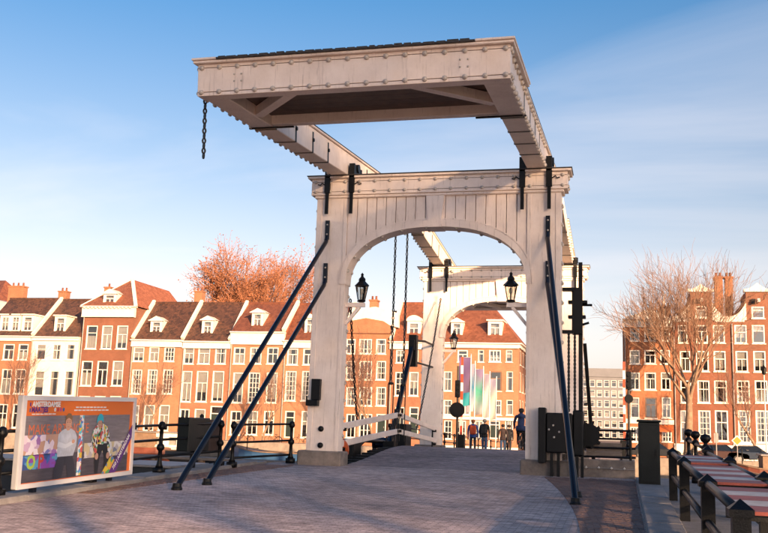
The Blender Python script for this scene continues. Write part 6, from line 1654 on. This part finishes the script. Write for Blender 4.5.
# ------------------------------------------------------------------ parked cars on the far quay
def car(label, x, y, rz, paint):
    t = thing('parked_car', label, 'car', (x, y, GZ), (0, 0, rz), group='cars parked on the far quay')
    body = [(-2.1, .32), (-2.12, .62), (-1.95, .86), (-1.1, .93), (1.0, .93), (1.9, .80), (2.1, .62), (2.1, .32)]
    mb = MB(); mb.prism(body, -.84, .84); mb.build('body', paint, t, bevel=.05)
    mb = MB(); a = [(-1.75, .90), (-1.35, 1.40), (.35, 1.42), (1.05, .90)]
    mb.add([(u, -.80, v) for u, v in a[:1]]+[(a[1][0], -.62, a[1][1]), (a[2][0], -.62, a[2][1]), (a[3][0], -.80, a[3][1])]+[(a[0][0], .80, a[0][1]), (a[1][0], .62, a[1][1]), (a[2][0], .62, a[2][1]), (a[3][0], .80, a[3][1])],
           [(0, 1, 2, 3), (7, 6, 5, 4), (0, 4, 5, 1), (1, 5, 6, 2), (2, 6, 7, 3)]); mb.build('glasshouse', CARGL, t)
    mb = MB(); mb.box(-1.32, .33, -.61, .61, 1.425, 1.46); mb.build('roof', paint, t, bevel=.015)
    for sx in (-1.3, 1.3):
        for sy in (-.78, .78):
            mb = MB(); mb.lathe([(0, -.1), (.31, -.1), (.31, .1), (0, .1)], 14, (sx, sy, .31), 'y'); wv = mb.build('wheel', RUB, t)
            mb = MB(); mb.lathe([(0, -.012), (.19, -.01), (.19, .01), (0, .012)], 10, (sx, sy+math.copysign(.105, sy), .31), 'y'); mb.build('rim', ZINC, wv)
    for sy in (-.6, .6):
        mb = MB(); mb.box(2.09, 2.115, sy-.14, sy+.14, .60, .74); mb.build('headlight', FRAME, t); mb = MB(); mb.box(-2.125, -2.1, sy-.14, sy+.14, .62, .78); mb.build('tail_light', RED, t)
CARGL = mat('car_glass', (0.01, 0.012, 0.015), 0.05)
for px, c_, lb in ((722, (0.06, 0.03, 0.025), 'dark brown car parked before the brown gabled houses'), (752, (0.03, 0.04, 0.06), 'dark blue car parked at the right edge of the quay'), (655, (0.02, 0.02, 0.022), 'black car parked before the orange corner house'),
                   (110, (0.04, 0.06, 0.12), 'dark blue car parked on the quay behind the advertising board')):
    car(lb, on_y(px, 440, 61.6).x, 61.6, 0.0, mat('car_paint_'+lb.split()[0]+lb.split()[1]+str(px), c_, 0.25))

# ------------------------------------------------------------------ unseen leafy trees added behind the camera, filtering low sun on the near portal
NBM = mat('sun_filter_leaf', (0.10, 0.08, 0.03), 0.8, var=0.4)
rnd = random.Random(77)
def filter_crown_mesh():
    lf = MB()
    for k in range(15500):
        while True:
            u = Vector((rnd.uniform(-1, 1), rnd.uniform(-1, 1), rnd.uniform(-1, 1)))
            if u.x**4+u.y**4+u.z**4 < 1: break
        p = Vector((u.x*5.0, u.y*3.6, 15.0+u.z*5.4))
        a = Vector((rnd.gauss(0, 1), rnd.gauss(0, 1), rnd.gauss(0, 1))).normalized()*0.078; b = a.orthogonal().normalized()*0.052
        lf.add([p-a, p+b, p+a, p-b], [(0, 1, 2, 3)])
    return lf
WHICH = ('first', 'second', 'third', 'fourth', 'fifth', 'sixth', 'seventh', 'eighth')
first = None
for i in range(16):
    x, yr_ = (7+6.0*(i % 8) + (9.0 if i > 7 else 0), -38 if i < 8 else -45.5)
    if first is None:
        first = tt = thing('sun_filter_tree', 'x', 'tree', (x, yr_, -0.85))
        mb = MB(); mb.tube([(0, 0, 0), (0.1, 0, 4), (0, 0.1, 10), (0.2, 0, 17)], [0.3, 0.24, 0.14, 0.04], 8)
        for k in range(14):
            an = k*2.4; z = 8+k*0.6; L_ = 4.6-abs(k-6)*0.3
            mb.tube([(0, 0, z), (L_*.5*math.cos(an), L_*.4*math.sin(an), z+1.3), (L_*math.cos(an), L_*.75*math.sin(an), z+2.2)], [.09, .06, .02], 5)
        mb.build('trunk', BARK, tt)
        filter_crown_mesh().build('crown', NBM, tt, fix=False)
    else:
        tt = copy_tree(first); tt.location = (x, yr_+(-1)**i*0.4, -0.85); tt.rotation_euler = (0, 0, PI*(i % 2))
    tag(tt, 'unseen leafy tree added behind the camera to filter the sun, '+WHICH[i % 8]+(' of the row at the water' if i < 8 else ' of the row farther back'), 'tree', 'added sun filter trees behind the camera')

# bicycles leaning along the far quay
BK_L = ((56, 'before the white house'), (150, 'before the house with grid windows'), (205, 'before the white door surround'), (246, 'left of the young tree before the deep cornice'), (272, 'right of the young tree before the deep cornice'), (300, 'before the house with arched windows'),
        (692, 'at the foot of the big bare tree'), (705, 'left of the yellow road sign'), (748, 'right of the yellow road sign'), (764, 'at the street lamp on the right edge'))
for i, (px, wh_) in enumerate(BK_L):
    bb = copy_tree(RB); bb.location = (on_y(px, 442, 60.6).x, 60.6+0.2*(i % 3), GZ); bb.rotation_euler = (0.06, 0, PI/2+(i % 3-1)*0.25)
    tag(bb, 'black bicycle parked on the far quay '+wh_, 'bicycle', 'bicycles parked on the far quay')
